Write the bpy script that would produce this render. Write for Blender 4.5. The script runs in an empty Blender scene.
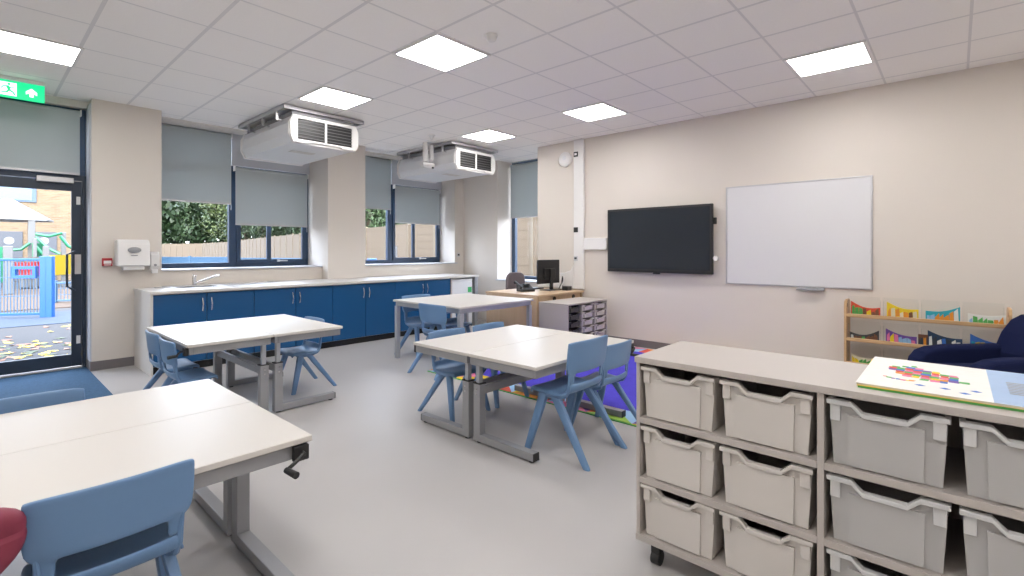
import bpy, math, random
from math import sin, cos, pi, radians
from mathutils import Vector, Matrix
random.seed(7)
sc = bpy.context.scene
COL = sc.collection

# ------------------------------------------------------------------ materials
def new_mat(name):
    m = bpy.data.materials.new(name); m.use_nodes = True
    nt = m.node_tree
    return m, nt, nt.nodes['Principled BSDF']

def mat(name, col, rough=.5, metal=0, spec=.5, noise=0, nscale=30, bump=0, bscale=200, coat=0):
    """principled with a little procedural tone variation and bump"""
    m, nt, b = new_mat(name)
    b.inputs['Base Color'].default_value = (*col, 1)
    b.inputs['Roughness'].default_value = rough
    b.inputs['Metallic'].default_value = metal
    b.inputs['Specular IOR Level'].default_value = spec
    b.inputs['Coat Weight'].default_value = coat
    tc = nt.nodes.new('ShaderNodeTexCoord')
    if noise:
        n = nt.nodes.new('ShaderNodeTexNoise'); n.inputs['Scale'].default_value = nscale
        n.inputs['Detail'].default_value = 4
        nt.links.new(tc.outputs['Object'], n.inputs['Vector'])
        r = nt.nodes.new('ShaderNodeMix'); r.data_type = 'RGBA'
        r.inputs[6].default_value = tuple(max(0, c*(1-noise)) for c in col)+(1,)
        r.inputs[7].default_value = tuple(min(1, c*(1+noise)) for c in col)+(1,)
        nt.links.new(n.outputs['Fac'], r.inputs[0])
        nt.links.new(r.outputs[2], b.inputs['Base Color'])
    if bump:
        n2 = nt.nodes.new('ShaderNodeTexNoise'); n2.inputs['Scale'].default_value = bscale
        nt.links.new(tc.outputs['Object'], n2.inputs['Vector'])
        bp = nt.nodes.new('ShaderNodeBump'); bp.inputs['Strength'].default_value = bump
        bp.inputs['Distance'].default_value = .002
        nt.links.new(n2.outputs['Fac'], bp.inputs['Height'])
        nt.links.new(bp.outputs['Normal'], b.inputs['Normal'])
    return m

def emit(name, col, s):
    m, nt, b = new_mat(name)
    b.inputs['Base Color'].default_value = (*[min(1, c) for c in col], 1)
    b.inputs['Emission Color'].default_value = (*col, 1)
    b.inputs['Emission Strength'].default_value = s
    return m

def wood(name, c1, c2, axis='x', rough=.45, scale=1.0):
    m, nt, b = new_mat(name)
    tc = nt.nodes.new('ShaderNodeTexCoord'); mp = nt.nodes.new('ShaderNodeMapping')
    s = {'x': (1.2, 22, 22), 'y': (22, 1.2, 22), 'z': (22, 22, 1.2)}[axis]
    mp.inputs['Scale'].default_value = tuple(v*scale for v in s)
    n = nt.nodes.new('ShaderNodeTexNoise'); n.inputs['Scale'].default_value = 1.5; n.inputs['Detail'].default_value = 5
    n.inputs['Distortion'].default_value = .6
    r = nt.nodes.new('ShaderNodeMix'); r.data_type = 'RGBA'
    r.inputs[6].default_value = (*c1, 1); r.inputs[7].default_value = (*c2, 1)
    nt.links.new(tc.outputs['Object'], mp.inputs['Vector']); nt.links.new(mp.outputs[0], n.inputs['Vector'])
    nt.links.new(n.outputs['Fac'], r.inputs[0]); nt.links.new(r.outputs[2], b.inputs['Base Color'])
    b.inputs['Roughness'].default_value = rough
    return m

def glass(name, tint=(1, 1, 1), gloss=.06, rough=0.0):
    m = bpy.data.materials.new(name); m.use_nodes = True; nt = m.node_tree; nt.nodes.clear()
    o = nt.nodes.new('ShaderNodeOutputMaterial'); t = nt.nodes.new('ShaderNodeBsdfTransparent')
    g = nt.nodes.new('ShaderNodeBsdfGlossy'); mx = nt.nodes.new('ShaderNodeMixShader')
    t.inputs['Color'].default_value = (*tint, 1); g.inputs['Roughness'].default_value = rough
    lw = nt.nodes.new('ShaderNodeLayerWeight'); lw.inputs['Blend'].default_value = .18
    ml = nt.nodes.new('ShaderNodeMath'); ml.operation = 'MULTIPLY'; ml.inputs[1].default_value = gloss*6
    nt.links.new(lw.outputs['Fresnel'], ml.inputs[0])
    nt.links.new(ml.outputs[0], mx.inputs['Fac'])
    nt.links.new(t.outputs[0], mx.inputs[1]); nt.links.new(g.outputs[0], mx.inputs[2]); nt.links.new(mx.outputs[0], o.inputs[0])
    return m

def frosted(name, col, alpha_mix=.45):
    """cloudy translucent plastic"""
    m = bpy.data.materials.new(name); m.use_nodes = True; nt = m.node_tree; b = nt.nodes['Principled BSDF']
    b.inputs['Base Color'].default_value = (*col, 1); b.inputs['Roughness'].default_value = .35
    o = nt.nodes['Material Output']; t = nt.nodes.new('ShaderNodeBsdfTransparent'); mx = nt.nodes.new('ShaderNodeMixShader')
    mx.inputs['Fac'].default_value = 1-alpha_mix
    nt.links.new(t.outputs[0], mx.inputs[1]); nt.links.new(b.outputs[0], mx.inputs[2]); nt.links.new(mx.outputs[0], o.inputs[0])
    return m

M = {}
M['wall'] = mat('wall paint', (.69, .64, .585), .75, noise=.015, nscale=3, bump=.05, bscale=90)
M['skirt'] = mat('skirting vinyl', (.17, .155, .16), .45)
M['white'] = mat('white plastic', (.78, .77, .76), .35)
M['appl'] = mat('appliance enamel', (.72, .73, .75), .3)
M['lam'] = mat('white laminate', (.62, .595, .565), .38, noise=.02, nscale=400, spec=.4)
M['lamedge'] = mat('laminate edge', (.60, .56, .51), .5)
M['board'] = mat('pale grey melamine', (.47, .435, .41), .5, noise=.03, nscale=250)
M['tray'] = mat('pale grey plastic', (.62, .59, .56), .42)
M['traydark'] = mat('dark grey plastic', (.05, .05, .055), .4)
M['clear'] = frosted('cloudy clear plastic', (.64, .635, .63), .42)
M['clearrim'] = frosted('cloudy rim plastic', (.74, .745, .75), .22)
M['acryl'] = glass('clear acrylic', (.97, .98, .98), .035, .05)
M['blue'] = mat('dark blue cabinet laminate', (.009, .078, .215), .32, spec=.4)
M['kick'] = mat('black plinth', (.015, .015, .017), .5)
M['steel'] = mat('brushed steel', (.62, .62, .63), .28, metal=1)
M['chrome'] = mat('bright chrome', (.8, .8, .82), .12, metal=1)
M['grey'] = mat('grey powder coated steel', (.30, .305, .32), .42, metal=.15, spec=.5)
M['greyl'] = mat('silver powder coated steel', (.40, .42, .46), .4, metal=.2)
M['black'] = mat('black plastic', (.015, .015, .016), .45)
M['chair'] = mat('powder blue polypropylene', (.135, .25, .44), .36, noise=.02, nscale=60, bump=.06, bscale=500, spec=.5)
M['frame'] = mat('navy window aluminium', (.022, .05, .10), .4)
M['doorframe'] = mat('anthracite door aluminium', (.022, .035, .058), .4)
M['sill'] = mat('painted sill', (.55, .57, .62), .35)
M['blind'] = None
M['tile'] = None
M['desk'] = wood('pale oak laminate', (.55, .39, .25), (.66, .49, .33), 'x')
M['deskz'] = wood('pale oak laminate upright', (.50, .35, .22), (.62, .46, .31), 'z')
M['rack'] = wood('birch ply', (.50, .31, .15), (.62, .41, .22), 'y', scale=1.5)
M['navy'] = mat('navy wool fabric', (.011, .016, .055), .95, noise=.15, nscale=300, bump=.4, bscale=600, spec=.1)
M['taupe'] = mat('taupe fabric', (.16, .13, .135), .9, bump=.3, bscale=500, spec=.1)
M['maroon'] = mat('maroon quilted nylon', (.23, .028, .06), .55, bump=.2, bscale=60)
M['screen'] = mat('dark display glass', (.022, .029, .038), .14, spec=.5)
M['bezel'] = mat('satin black bezel', (.012, .012, .014), .4)
M['wb'] = mat('whiteboard enamel', (.70, .70, .72), .2, spec=.5)
M['alu'] = mat('anodised aluminium', (.55, .55, .57), .35, metal=.8)
M['red'] = mat('red plastic', (.45, .02, .03), .4)
M['green'] = mat('green plastic', (.04, .42, .12), .5)
M['lens'] = emit('lit diffuser', (1, .975, .95), 11.0)
M['exitg'] = emit('lit green acrylic', (.0, .50, .185), .95)
M['exitw'] = emit('lit white legend', (.75, 1, .88), .75)
M['exitg'].node_tree.nodes['Principled BSDF'].inputs['Base Color'].default_value = (.0, .06, .02, 1)
M['slat'] = mat('grey louvre plastic', (.13, .13, .135), .6)
M['pane'] = glass('window glass', (.97, .985, 1.0), .05)
M['purple'] = mat('violet blue rug pile', (.085, .07, .52), .95, noise=.16, nscale=9, bump=.5, bscale=300, spec=.1)
for n, c in dict(c_red=(.72, .08, .04), c_yel=(.85, .62, .02), c_sky=(.30, .52, .78), c_pink=(.75, .18, .35), c_org=(.80, .30, .03),
                 c_grn=(.10, .42, .10), c_blu=(.04, .16, .55), c_teal=(.02, .38, .48), c_pur=(.16, .07, .35), c_wht=(.80, .80, .77),
                 c_cream=(.78, .70, .50), c_dark=(.03, .04, .06), c_brown=(.20, .08, .04), c_navy=(.02, .05, .11), c_lime=(.35, .58, .08), c_pale=(.36, .49, .70)).items():
    M[n] = mat({'c_red': 'red ink', 'c_yel': 'yellow ink'}.get(n, n[2:]+' print'), c, .6, noise=.06, nscale=40)

def make_blind():
    m, nt, b = new_mat('grey roller fabric')
    b.inputs['Base Color'].default_value = (.52, .56, .57, 1); b.inputs['Roughness'].default_value = .9
    b.inputs['Specular IOR Level'].default_value = .15
    tr = nt.nodes.new('ShaderNodeBsdfTranslucent'); tr.inputs['Color'].default_value = (.42, .50, .52, 1)
    mx = nt.nodes.new('ShaderNodeMixShader'); mx.inputs[0].default_value = .22
    nt.links.new(b.outputs[0], mx.inputs[1]); nt.links.new(tr.outputs[0], mx.inputs[2])
    nt.links.new(mx.outputs[0], nt.nodes['Material Output'].inputs[0])
    tc = nt.nodes.new('ShaderNodeTexCoord'); w = nt.nodes.new('ShaderNodeTexNoise'); w.inputs['Scale'].default_value = 500
    bp = nt.nodes.new('ShaderNodeBump'); bp.inputs['Strength'].default_value = .15
    nt.links.new(tc.outputs['Object'], w.inputs['Vector']); nt.links.new(w.outputs['Fac'], bp.inputs['Height']); nt.links.new(bp.outputs[0], b.inputs['Normal'])
    return m
M['blind'] = make_blind()

def make_tiles():
    m, nt, b = new_mat('mineral ceiling tiles')
    N, L = nt.nodes.new, nt.links.new
    tc = N('ShaderNodeTexCoord'); sp = N('ShaderNodeSeparateXYZ'); L(tc.outputs['Object'], sp.inputs[0])
    outs = []
    for ax, off, wd in (('X', 0.0, .013), ('Y', .52, .009)):
        a = N('ShaderNodeMath'); a.operation = 'SUBTRACT'; L(sp.outputs[ax], a.inputs[0]); a.inputs[1].default_value = off-6
        d = N('ShaderNodeMath'); d.operation = 'DIVIDE'; L(a.outputs[0], d.inputs[0]); d.inputs[1].default_value = .6
        pp = N('ShaderNodeMath'); pp.operation = 'PINGPONG'; L(d.outputs[0], pp.inputs[0]); pp.inputs[1].default_value = .5
        lt = N('ShaderNodeMath'); lt.operation = 'LESS_THAN'; L(pp.outputs[0], lt.inputs[0]); lt.inputs[1].default_value = wd/.6
        outs.append(lt)
    mxm = N('ShaderNodeMath'); mxm.operation = 'MAXIMUM'; L(outs[0].outputs[0], mxm.inputs[0]); L(outs[1].outputs[0], mxm.inputs[1])
    n = N('ShaderNodeTexNoise'); n.inputs['Scale'].default_value = 60; L(tc.outputs['Object'], n.inputs['Vector'])
    t = N('ShaderNodeMix'); t.data_type = 'RGBA'; t.inputs[6].default_value = (.90, .88, .86, 1); t.inputs[7].default_value = (.94, .92, .90, 1)
    L(n.outputs['Fac'], t.inputs[0])
    g = N('ShaderNodeMix'); g.data_type = 'RGBA'; L(mxm.outputs[0], g.inputs[0]); L(t.outputs[2], g.inputs[6]); g.inputs[7].default_value = (.74, .73, .73, 1)
    L(g.outputs[2], b.inputs['Base Color']); b.inputs['Roughness'].default_value = .85; b.inputs['Specular IOR Level'].default_value = .2
    return m
M['tile'] = make_tiles()

def make_vinyl():
    m, nt, b = new_mat('grey vinyl floor')
    N, L = nt.nodes.new, nt.links.new
    tc = N('ShaderNodeTexCoord'); n = N('ShaderNodeTexNoise'); n.inputs['Scale'].default_value = 1.1; n.inputs['Detail'].default_value = 3
    n2 = N('ShaderNodeTexNoise'); n2.inputs['Scale'].default_value = 260; n2.inputs['Detail'].default_value = 2
    L(tc.outputs['Object'], n.inputs['Vector']); L(tc.outputs['Object'], n2.inputs['Vector'])
    a = N('ShaderNodeMath'); a.operation = 'MULTIPLY'; L(n.outputs['Fac'], a.inputs[0]); L(n2.outputs['Fac'], a.inputs[1])
    r = N('ShaderNodeMix'); r.data_type = 'RGBA'; r.inputs[6].default_value = (.385, .375, .375, 1); r.inputs[7].default_value = (.48, .465, .46, 1)
    ml = N('ShaderNodeMath'); ml.operation = 'MULTIPLY'; ml.inputs[1].default_value = 2; L(a.outputs[0], ml.inputs[0]); L(ml.outputs[0], r.inputs[0])
    L(r.outputs[2], b.inputs['Base Color'])
    rr = N('ShaderNodeMapRange'); L(n.outputs['Fac'], rr.inputs[0]); rr.inputs[3].default_value = .34; rr.inputs[4].default_value = .5
    L(rr.outputs[0], b.inputs['Roughness']); b.inputs['Specular IOR Level'].default_value = .45
    return m
M['vinyl'] = make_vinyl()
M['mat'] = mat('blue entrance carpet', (.06, .12, .21), .95, noise=.35, nscale=55, bump=.8, bscale=350, spec=.1)

def make_brick():
    m, nt, b = new_mat('buff stock brick')
    N, L = nt.nodes.new, nt.links.new
    tc = N('ShaderNodeTexCoord'); mp = N('ShaderNodeMapping'); mp.inputs['Rotation'].default_value = (radians(90), 0, 0)
    br = N('ShaderNodeTexBrick'); br.inputs['Scale'].default_value = 1; br.inputs['Brick Width'].default_value = .225; br.inputs['Row Height'].default_value = .075
    br.inputs['Mortar Size'].default_value = .008; br.inputs['Color1'].default_value = (0.1260, 0.0882, 0.0504, 1); br.inputs['Color2'].default_value = (0.0756, 0.0483, 0.0252, 1)
    br.inputs['Mortar'].default_value = (0.1134, 0.1008, 0.0840, 1); br.inputs['Bias'].default_value = -.3
    L(tc.outputs['Object'], mp.inputs['Vector']); L(mp.outputs[0], br.inputs['Vector']); L(br.outputs['Color'], b.inputs['Base Color'])
    b.inputs['Roughness'].default_value = .9
    return m
M['brick'] = make_brick()
M['asphalt'] = mat('worn asphalt', (0.0257, 0.0257, 0.0272), .9, noise=.25, nscale=3, bump=.5, bscale=120)
M['rubber'] = mat('brown safety surface', (0.0514, 0.0333, 0.0212), .95, noise=.2, nscale=6)
M['padblue'] = mat('blue safety surface', (0.0212, 0.0363, 0.0635), .9, noise=.1, nscale=4)
M['pgblue'] = mat('bright blue railing paint', (.001, .055, .24), .4)
M['pgsky'] = mat('pale blue railing paint', (0.0242, 0.0665, 0.1270), .5)
M['pgred'] = mat('red play panel', (.20, .006, .005), .4)
M['pgyel'] = mat('yellow play panel', (.24, .17, .0), .4)
M['pggrn'] = mat('green play panel', (.002, .10, .045), .4)
M['pggry'] = mat('pale grey post', (.065, .07, .075), .5)
M['fence'] = wood('softwood fence slats', (0.0726, 0.0514, 0.0318), (0.1089, 0.0816, 0.0529), 'y', .8, .7)
M['fencepost'] = mat('pale fence post', (0.1028, 0.0847, 0.0605), .85, noise=.1, nscale=10)
M['extdoor'] = mat('slate grey outdoor paint', (.035, .042, .055), .6)
M['extmark'] = mat('pale outdoor sticker', (.16, .17, .18), .6)
M['bark'] = mat('tree bark', (0.0420, 0.0294, 0.0189), .95, noise=.3, nscale=8)
M['leaf'] = mat('mid green leaf', (0.0136, 0.0333, 0.0055), .6, noise=.5, nscale=1.2)
M['leaf2'] = mat('yellow green leaf', (0.0302, 0.0484, 0.0076), .6, noise=.4, nscale=1.2)
M['leaf3'] = mat('deep green leaf', (0.0076, 0.0227, 0.0045), .6, noise=.4, nscale=1.2)
M['roofpanel'] = mat('dark roof membrane', (.15, .15, .15), .9)

# ------------------------------------------------------------------ mesh builder
class MB:
    def __init__(s): s.v = []; s.f = []; s.m = []
    def add(s, vs, fs, mi=0):
        b = len(s.v); s.v += [tuple(v) for v in vs]; s.f += [tuple(b+i for i in f) for f in fs]; s.m += [mi]*len(fs); return s
    def box(s, x0, x1, y0, y1, z0, z1, mi=0, mtx=None):
        vs = [Vector((x, y, z)) for z in (z0, z1) for y in (y0, y1) for x in (x0, x1)]
        if mtx: vs = [mtx @ v for v in vs]
        return s.add(vs, [(0, 2, 3, 1), (4, 5, 7, 6), (0, 1, 5, 4), (2, 6, 7, 3), (0, 4, 6, 2), (1, 3, 7, 5)], mi)
    def prism(s, poly, a, b, axis='y', mi=0, mtx=None):
        """poly: CCW list of 2-D points; axis: extrusion axis"""
        def P(p, t): return {'y': (p[0], t, p[1]), 'x': (t, p[0], p[1]), 'z': (p[0], p[1], t)}[axis]
        n = len(poly); vs = [Vector(P(p, a)) for p in poly]+[Vector(P(p, b)) for p in poly]
        if mtx: vs = [mtx @ v for v in vs]
        return s.add(vs, [tuple(range(n)), tuple(range(2*n-1, n-1, -1))]+[(i, i+n, (i+1) % n+n, (i+1) % n) for i in range(n)], mi)
    def cone(s, p0, p1, r0, r1, n=14, mi=0, flat=1.0):
        p0, p1 = Vector(p0), Vector(p1); d = (p1-p0).normalized()
        u = d.cross(Vector((0, 1, 0)) if abs(d.y) < .9 else Vector((1, 0, 0))).normalized(); w = d.cross(u)
        vs = [p+(u*cos(2*pi*i/n)*r*flat+w*sin(2*pi*i/n)*r) for p, r in ((p0, r0), (p1, r1)) for i in range(n)]
        return s.add(vs, [tuple(range(n-1, -1, -1)), tuple(range(n, 2*n))]+[(i, (i+1) % n, (i+1) % n+n, i+n) for i in range(n)], mi)
    def tube(s, pts, r, n=8, mi=0):
        pts = [Vector(p) for p in pts]; rs = r if isinstance(r, (list, tuple)) else [r]*len(pts)
        rings = []; ref = None
        for i, p in enumerate(pts):
            d = ((pts[min(i+1, len(pts)-1)]-pts[max(i-1, 0)])).normalized()
            if ref is None: ref = d.cross(Vector((0, 0, 1)) if abs(d.z) < .9 else Vector((1, 0, 0))).normalized()
            u = (ref-d*ref.dot(d)).normalized(); ref = u; w = d.cross(u)
            rings.append([p+(u*cos(2*pi*k/n)+w*sin(2*pi*k/n))*rs[i] for k in range(n)])
        vs = [v for ring in rings for v in ring]; fs = []
        for i in range(len(rings)-1):
            for k in range(n): fs.append((i*n+k, i*n+(k+1) % n, (i+1)*n+(k+1) % n, (i+1)*n+k))
        fs += [tuple(range(n-1, -1, -1)), tuple((len(rings)-1)*n+k for k in range(n))]
        return s.add(vs, fs, mi)
    def lathe(s, prof, c=(0, 0, 0), n=24, mi=0, axis='z'):
        vs = []; c = Vector(c)
        for r, h in prof:
            for k in range(n):
                a = 2*pi*k/n; p = {'z': (r*cos(a), r*sin(a), h), 'x': (h, r*cos(a), r*sin(a)), 'y': (r*sin(a), h, r*cos(a))}[axis]
                vs.append(c+Vector(p))
        fs = [(i*n+k, i*n+(k+1) % n, (i+1)*n+(k+1) % n, (i+1)*n+k) for i in range(len(prof)-1) for k in range(n)]
        fs += [tuple(range(n-1, -1, -1)), tuple((len(prof)-1)*n+k for k in range(n))]
        return s.add(vs, fs, mi)
    def build(s, name, m, parent=None, bevel=0, smooth=False, sub=0, solid=0, loc=None, seg=2):
        me = bpy.data.meshes.new(name); me.from_pydata(s.v, [], s.f)
        for x in (m if isinstance(m, (list, tuple)) else [m]): me.materials.append(x)
        me.polygons.foreach_set('material_index', s.m)
        if smooth:
            me.polygons.foreach_set('use_smooth', [True]*len(s.f)); me.set_sharp_from_angle(angle=radians(40))
        me.update()
        o = bpy.data.objects.new(name, me); COL.objects.link(o)
        if loc is not None: o.location = loc
        if parent: o.parent = parent
        if solid:
            d = o.modifiers.new('thick', 'SOLIDIFY'); d.thickness = solid; d.offset = 0
        if sub:
            d = o.modifiers.new('sub', 'SUBSURF'); d.levels = sub; d.render_levels = sub
            me.polygons.foreach_set('use_smooth', [True]*len(s.f))
        if bevel:
            d = o.modifiers.new('bev', 'BEVEL'); d.width = bevel; d.segments = seg; d.limit_method = 'ANGLE'; d.angle_limit = radians(50)
        return o

def tag(o, label, cat, group=None, kind=None):
    if label: o['label'] = label
    if cat: o['category'] = cat
    if group: o['group'] = group
    if kind: o['kind'] = kind
    return o
def thing(name, label, cat, loc=(0, 0, 0), rz=0, group=None):
    o = bpy.data.objects.new(name, None); o.empty_display_size = .1; COL.objects.link(o); o.location = loc; o.rotation_euler = (0, 0, rz)
    return tag(o, label, cat, group)
def struct(name, mb, m, label=None, **k):
    o = mb.build(name, m, **k); o['kind'] = 'structure'
    o['label'] = label or name.replace('_', ' '); o['category'] = name.split('_')[0]
    return o
def sroot(name, label, cat):
    o = thing(name, label, cat); o['kind'] = 'structure'; return o
def dup(o, loc, rz, label, group=None, parent=None):
    r = o.copy(); COL.objects.link(r)
    if parent is None:
        r.location = loc; r.rotation_euler = (0, 0, rz); r['label'] = label
        if group: r['group'] = group
    else: r.parent = parent
    for ch in list(o.children): dup(ch, None, None, None, None, r)
    return r
def B(*a, **k): return MB().box(*a, **k)

H = 3.0
# ------------------------------------------------------------------ the room shell
f = MB().box(-2.6, 7.1, -2.7, 7.75, -.02, 0)
struct('floor', f, M['vinyl'], 'smooth grey vinyl classroom floor')
struct('ceiling', B(-2.6, 6.95, -2.7, 7.30, H, H+.12), M['tile'], 'suspended ceiling of white square tiles')
struct('roof', B(-3.1, 7.6, -3.2, 8.05, H+.13, H+.3), M['roofpanel'], 'flat roof slab above the classroom')
# front (window) wall: piers at Y=7.0, recessed parapet at Y=7.2, glazing at Y=7.65
w = MB()
w.box(.885, 1.53, 7.0, 7.75, 0, H)                # pier between door and first bay
w.box(1.53, 3.642, 7.2, 7.75, 0, 1.07)            # parapet bay 1
w.box(3.642, 4.28, 7.0, 7.75, 0, H)               # pier
w.box(4.28, 6.37, 7.2, 7.75, 0, 1.07)             # parapet bay 2
w.box(6.37, 6.60, 7.2, 7.75, 0, H)                # corner
w.box(-2.7, -.22, 7.0, 7.75, 0, H)                # wall beyond door
w.box(-.22, .885, 7.2, 7.75, 2.92, H)             # strip over fanlight
struct('wall_back', w, M['wall'], 'cream window wall with square piers between the bays')
s_ = MB().box(1.53, 3.642, 7.19, 7.75, H-.012, H+.0).box(4.28, 6.60, 7.19, 7.75, H-.012, H)
w = MB()
w.box(6.21, 7.1, -2.7, 5.0, 0, H)                 # board wall
w.box(6.60, 7.1, 5.0, 6.27, 0, .77)               # parapet below side window
w.box(6.60, 7.1, 6.27, 7.75, 0, H)
struct('wall_right', w, M['wall'], 'cream wall carrying the screen and whiteboard')
struct('wall_left', B(-2.7, -2.6, -2.7, 7.0, 0, H), M['wall'], 'plain cream wall behind the door side')
struct('wall_front', B(-2.7, 7.1, -2.8, -2.7, 0, H), M['wall'], 'plain cream wall opposite the windows')
b = MB().box(6.195, 6.21, -2.7, 5.0, 0, .1).box(6.21, 6.60, 5.0, 5.015, 0, .1)
struct('baseboard_right', b, M['skirt'], 'dark grey skirting along the board wall')
b = MB().box(.87, 1.262, 6.985, 7.0, 0, .1).box(.87, .885, 7.0, 7.24, 0, .1)
struct('baseboard_back', b, M['skirt'], 'dark grey skirting at the pier by the door')
struct('baseboard_left', B(-2.6, -2.585, -2.7, 7.0, 0, .1), M['skirt'], 'dark grey skirting on the far side wall')

# windows -----------------------------------------------------------------
def bar_frame(mb, rects):
    for r in rects: mb.box(*r)
def window_y(n, X0, Xm, X1, label, z0=1.09, z1=3.0, Y=7.65):
    r = sroot('window_%d' % n, label, 'window')
    t = .055; a, b_ = Y, Y+.07
    mb = MB()
    mb.box(X0, X1, a, b_, z0, z0+t+.01).box(X0, X1, a, b_, z1-t, z1)
    mb.box(X0, X0+t, a, b_, z0+t, z1-t).box(X1-t, X1, a, b_, z0+t, z1-t)
    mb.box(Xm-.05, Xm+.05, a, b_, z0+t, z1-t)
    mb.box(X0+t, Xm-.05, a, b_, 2.48, 2.54)
    mb.box(Xm+.05, X1-t, a, b_, 2.48, 2.54)
    mb.build('window_frame', M['frame'], r, bevel=.004)
    sm = MB(); xs0, xs1 = Xm+.05, X1-t       # opening casement with its own mid post
    sm.box(xs0, xs1, a-.02, a+.02, z0+t, z0+t+.05).box(xs0, xs1, a-.02, a+.02, 2.42, 2.48)
    sm.box(xs0, xs0+.05, a-.02, a+.02, z0+t+.05, 2.42).box(xs1-.05, xs1, a-.02, a+.02, z0+t+.05, 2.42)
    xm = xs0+(xs1-xs0)*.46; sm.box(xm-.03, xm+.03, a+.02, a+.06, z0+t, 2.48)
    cs = sm.build('casement', M['frame'], r, bevel=.003)
    hb = MB(); hx = xm+.12
    hb.box(hx-.02, hx+.02, a-.035, a-.02, z0+t+.01, z0+t+.04).box(hx-.02, hx+.13, a-.05, a-.035, z0+t+.015, z0+t+.032)
    hb.build('window_handle', M['steel'], cs, bevel=.003)
    for x0, x1, y in ((X0+t, Xm-.05, a+.03), (xs0, xs1, a+.03)):
        B(x0, x1, y, y+.006, z0+t, z1-t).build('pane', M['pane'], r)
    return r
window_y(1, 1.53, 2.53, 3.642, 'navy framed window of the bay over the sink')
window_y(2, 4.28, 5.19, 6.37, 'navy framed window of the bay nearest the room corner')
s = MB().box(1.53, 3.642, 7.17, 7.65, 1.07, 1.09)
struct('trim_1', s, M['sill'], 'painted sill of the bay over the sink', bevel=.004)
s = MB().box(4.28, 6.42, 7.17, 7.65, 1.07, 1.09)
struct('trim_2', s, M['sill'], 'painted sill of the bay by the room corner', bevel=.004)
# side window in the board wall
r = sroot('window_3', 'narrow navy framed side window behind the teacher desk', 'window')
mb = MB(); X = 7.0
mb.box(X, X+.07, 5.0, 6.27, .79, .85).box(X, X+.07, 5.0, 6.27, 2.94, 3.0).box(X, X+.07, 5.0, 5.06, .85, 2.94).box(X, X+.07, 6.19, 6.27, .85, 2.94)
mb.build('window_frame', M['frame'], r, bevel=.004)
B(X+.03, X+.036, 5.06, 6.19, .85, 2.94).build('pane', M['pane'], r)
struct('trim_3', B(6.575, 7.0, 5.0, 6.30, .77, .79), M['sill'], 'painted sill of the side window', bevel=.004)
struct('ceiling_soffit', MB().box(1.53, 3.642, 7.30, 7.75, 2.99, 3.1).box(4.28, 6.6, 7.30, 7.75, 2.99, 3.1), M['wall'], 'painted soffits over the window bays')

# roller blinds -----------------------------------------------------------
def blind(axis, a0, a1, fix, zb, zt, label, cord=True, drop=0):
    """axis x: spans a0..a1 in X at Y=fix; axis y: spans in Y at X=fix"""
    r = thing('roller_blind', label, 'blind', group='grey roller blinds on the windows')
    def bx(u0, u1, d0, d1, z0, z1): return B(u0, u1, fix+d0, fix+d1, z0, z1) if axis == 'x' else B(fix+d0, fix+d1, u0, u1, z0, z1)
    bx(a0+.015, a1-.015, -.0015, .0015, zb, zt-.03).build('blind_fabric', M['blind'], r)
    if axis == 'x': MB().cone((a0+.01, fix+.02, zt-.035), (a1-.01, fix+.02, zt-.035), .026, .026, 18).build('roller_tube', M['blind'], r, smooth=True)
    else: MB().cone((fix+.02, a0+.01, zt-.035), (fix+.02, a1-.01, zt-.035), .026, .026, 18).build('roller_tube', M['blind'], r, smooth=True)
    bx(a0+.015, a1-.015, -.008, .008, zb-.025, zb).build('bottom_bar', M['alu'], r, bevel=.003)
    for u in (a0, a1-.01): bx(u, u+.01, -.02, .05, zt-.07, zt-.002).build('end_bracket', M['white'], r)
    if cord:
        bx(a1-.012, a1-.008, .02, .024, zb-.1, zt-.05).build('pull_chain', M['white'], r)
blind('x', 1.56, 2.50, 7.58, 2.00, 2.985, 'tall grey roller blind over the sink, reaching the ceiling')
blind('x', 2.52, 3.60, 7.56, 1.715, 2.53, 'grey roller blind hung low under the first air unit')
blind('x', 4.31, 5.17, 7.58, 2.085, 2.985, 'tall grey roller blind just past the middle pier, reaching the ceiling')
blind('x', 5.22, 6.30, 7.56, 1.855, 2.53, 'grey roller blind hung low under the air unit nearest the corner')
blind('y', 5.01, 6.25, 6.93, 1.96, 2.96, 'grey roller blind on the side window above the desk')
# white boxed infill above the lower blinds
struct('trim_4', B(2.50, 3.642, 7.60, 7.64, 2.54, 2.99), M['sill'], 'white infill panel above the low blind by the sink')
struct('trim_5', B(5.19, 6.37, 7.60, 7.64, 2.54, 2.99), M['sill'], 'white infill panel above the low blind by the corner')

# glazed door -------------------------------------------------------------
d = sroot('door_1', 'glazed door in dark aluminium frame leading to the playground', 'door')
Y = 7.28
mb = MB()
mb.box(.838, .872, Y, Y+.08, 0, 2.17).box(-.22, -.16, Y, Y+.08, 0, 2.17).box(-.16, .838, Y, Y+.08, 2.11, 2.17)
mb.build('door_frame', M['doorframe'], d, bevel=.003)
mb = MB()
mb.box(.745, .834, Y-.01, Y+.04, .03, 2.10).box(-.155, -.03, Y-.01, Y+.04, .03, 2.10).box(-.03, .745, Y-.01, Y+.04, .03, .165).box(-.03, .745, Y-.01, Y+.04, 1.99, 2.10)
lf = mb.build('door_leaf', M['doorframe'], d, bevel=.003)
B(-.03, .745, Y+.01, Y+.018, .165, 1.99).build('pane', M['pane'], lf)
MB().tube([(.765, Y-.01, 1.32), (.765, Y-.07, 1.32), (.74, Y-.085, 1.30), (.70, Y-.085, 1.28), (.70, Y-.085, .93), (.74, Y-.085, .90), (.765, Y-.07, .88), (.765, Y-.01, .88)], .011, 10).build('door_handle', M['doorframe'], lf, smooth=True)
B(.772, .826, Y-.016, Y-.01, 1.06, 1.28).build('finger_plate', M['steel'], lf, bevel=.002)
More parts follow.
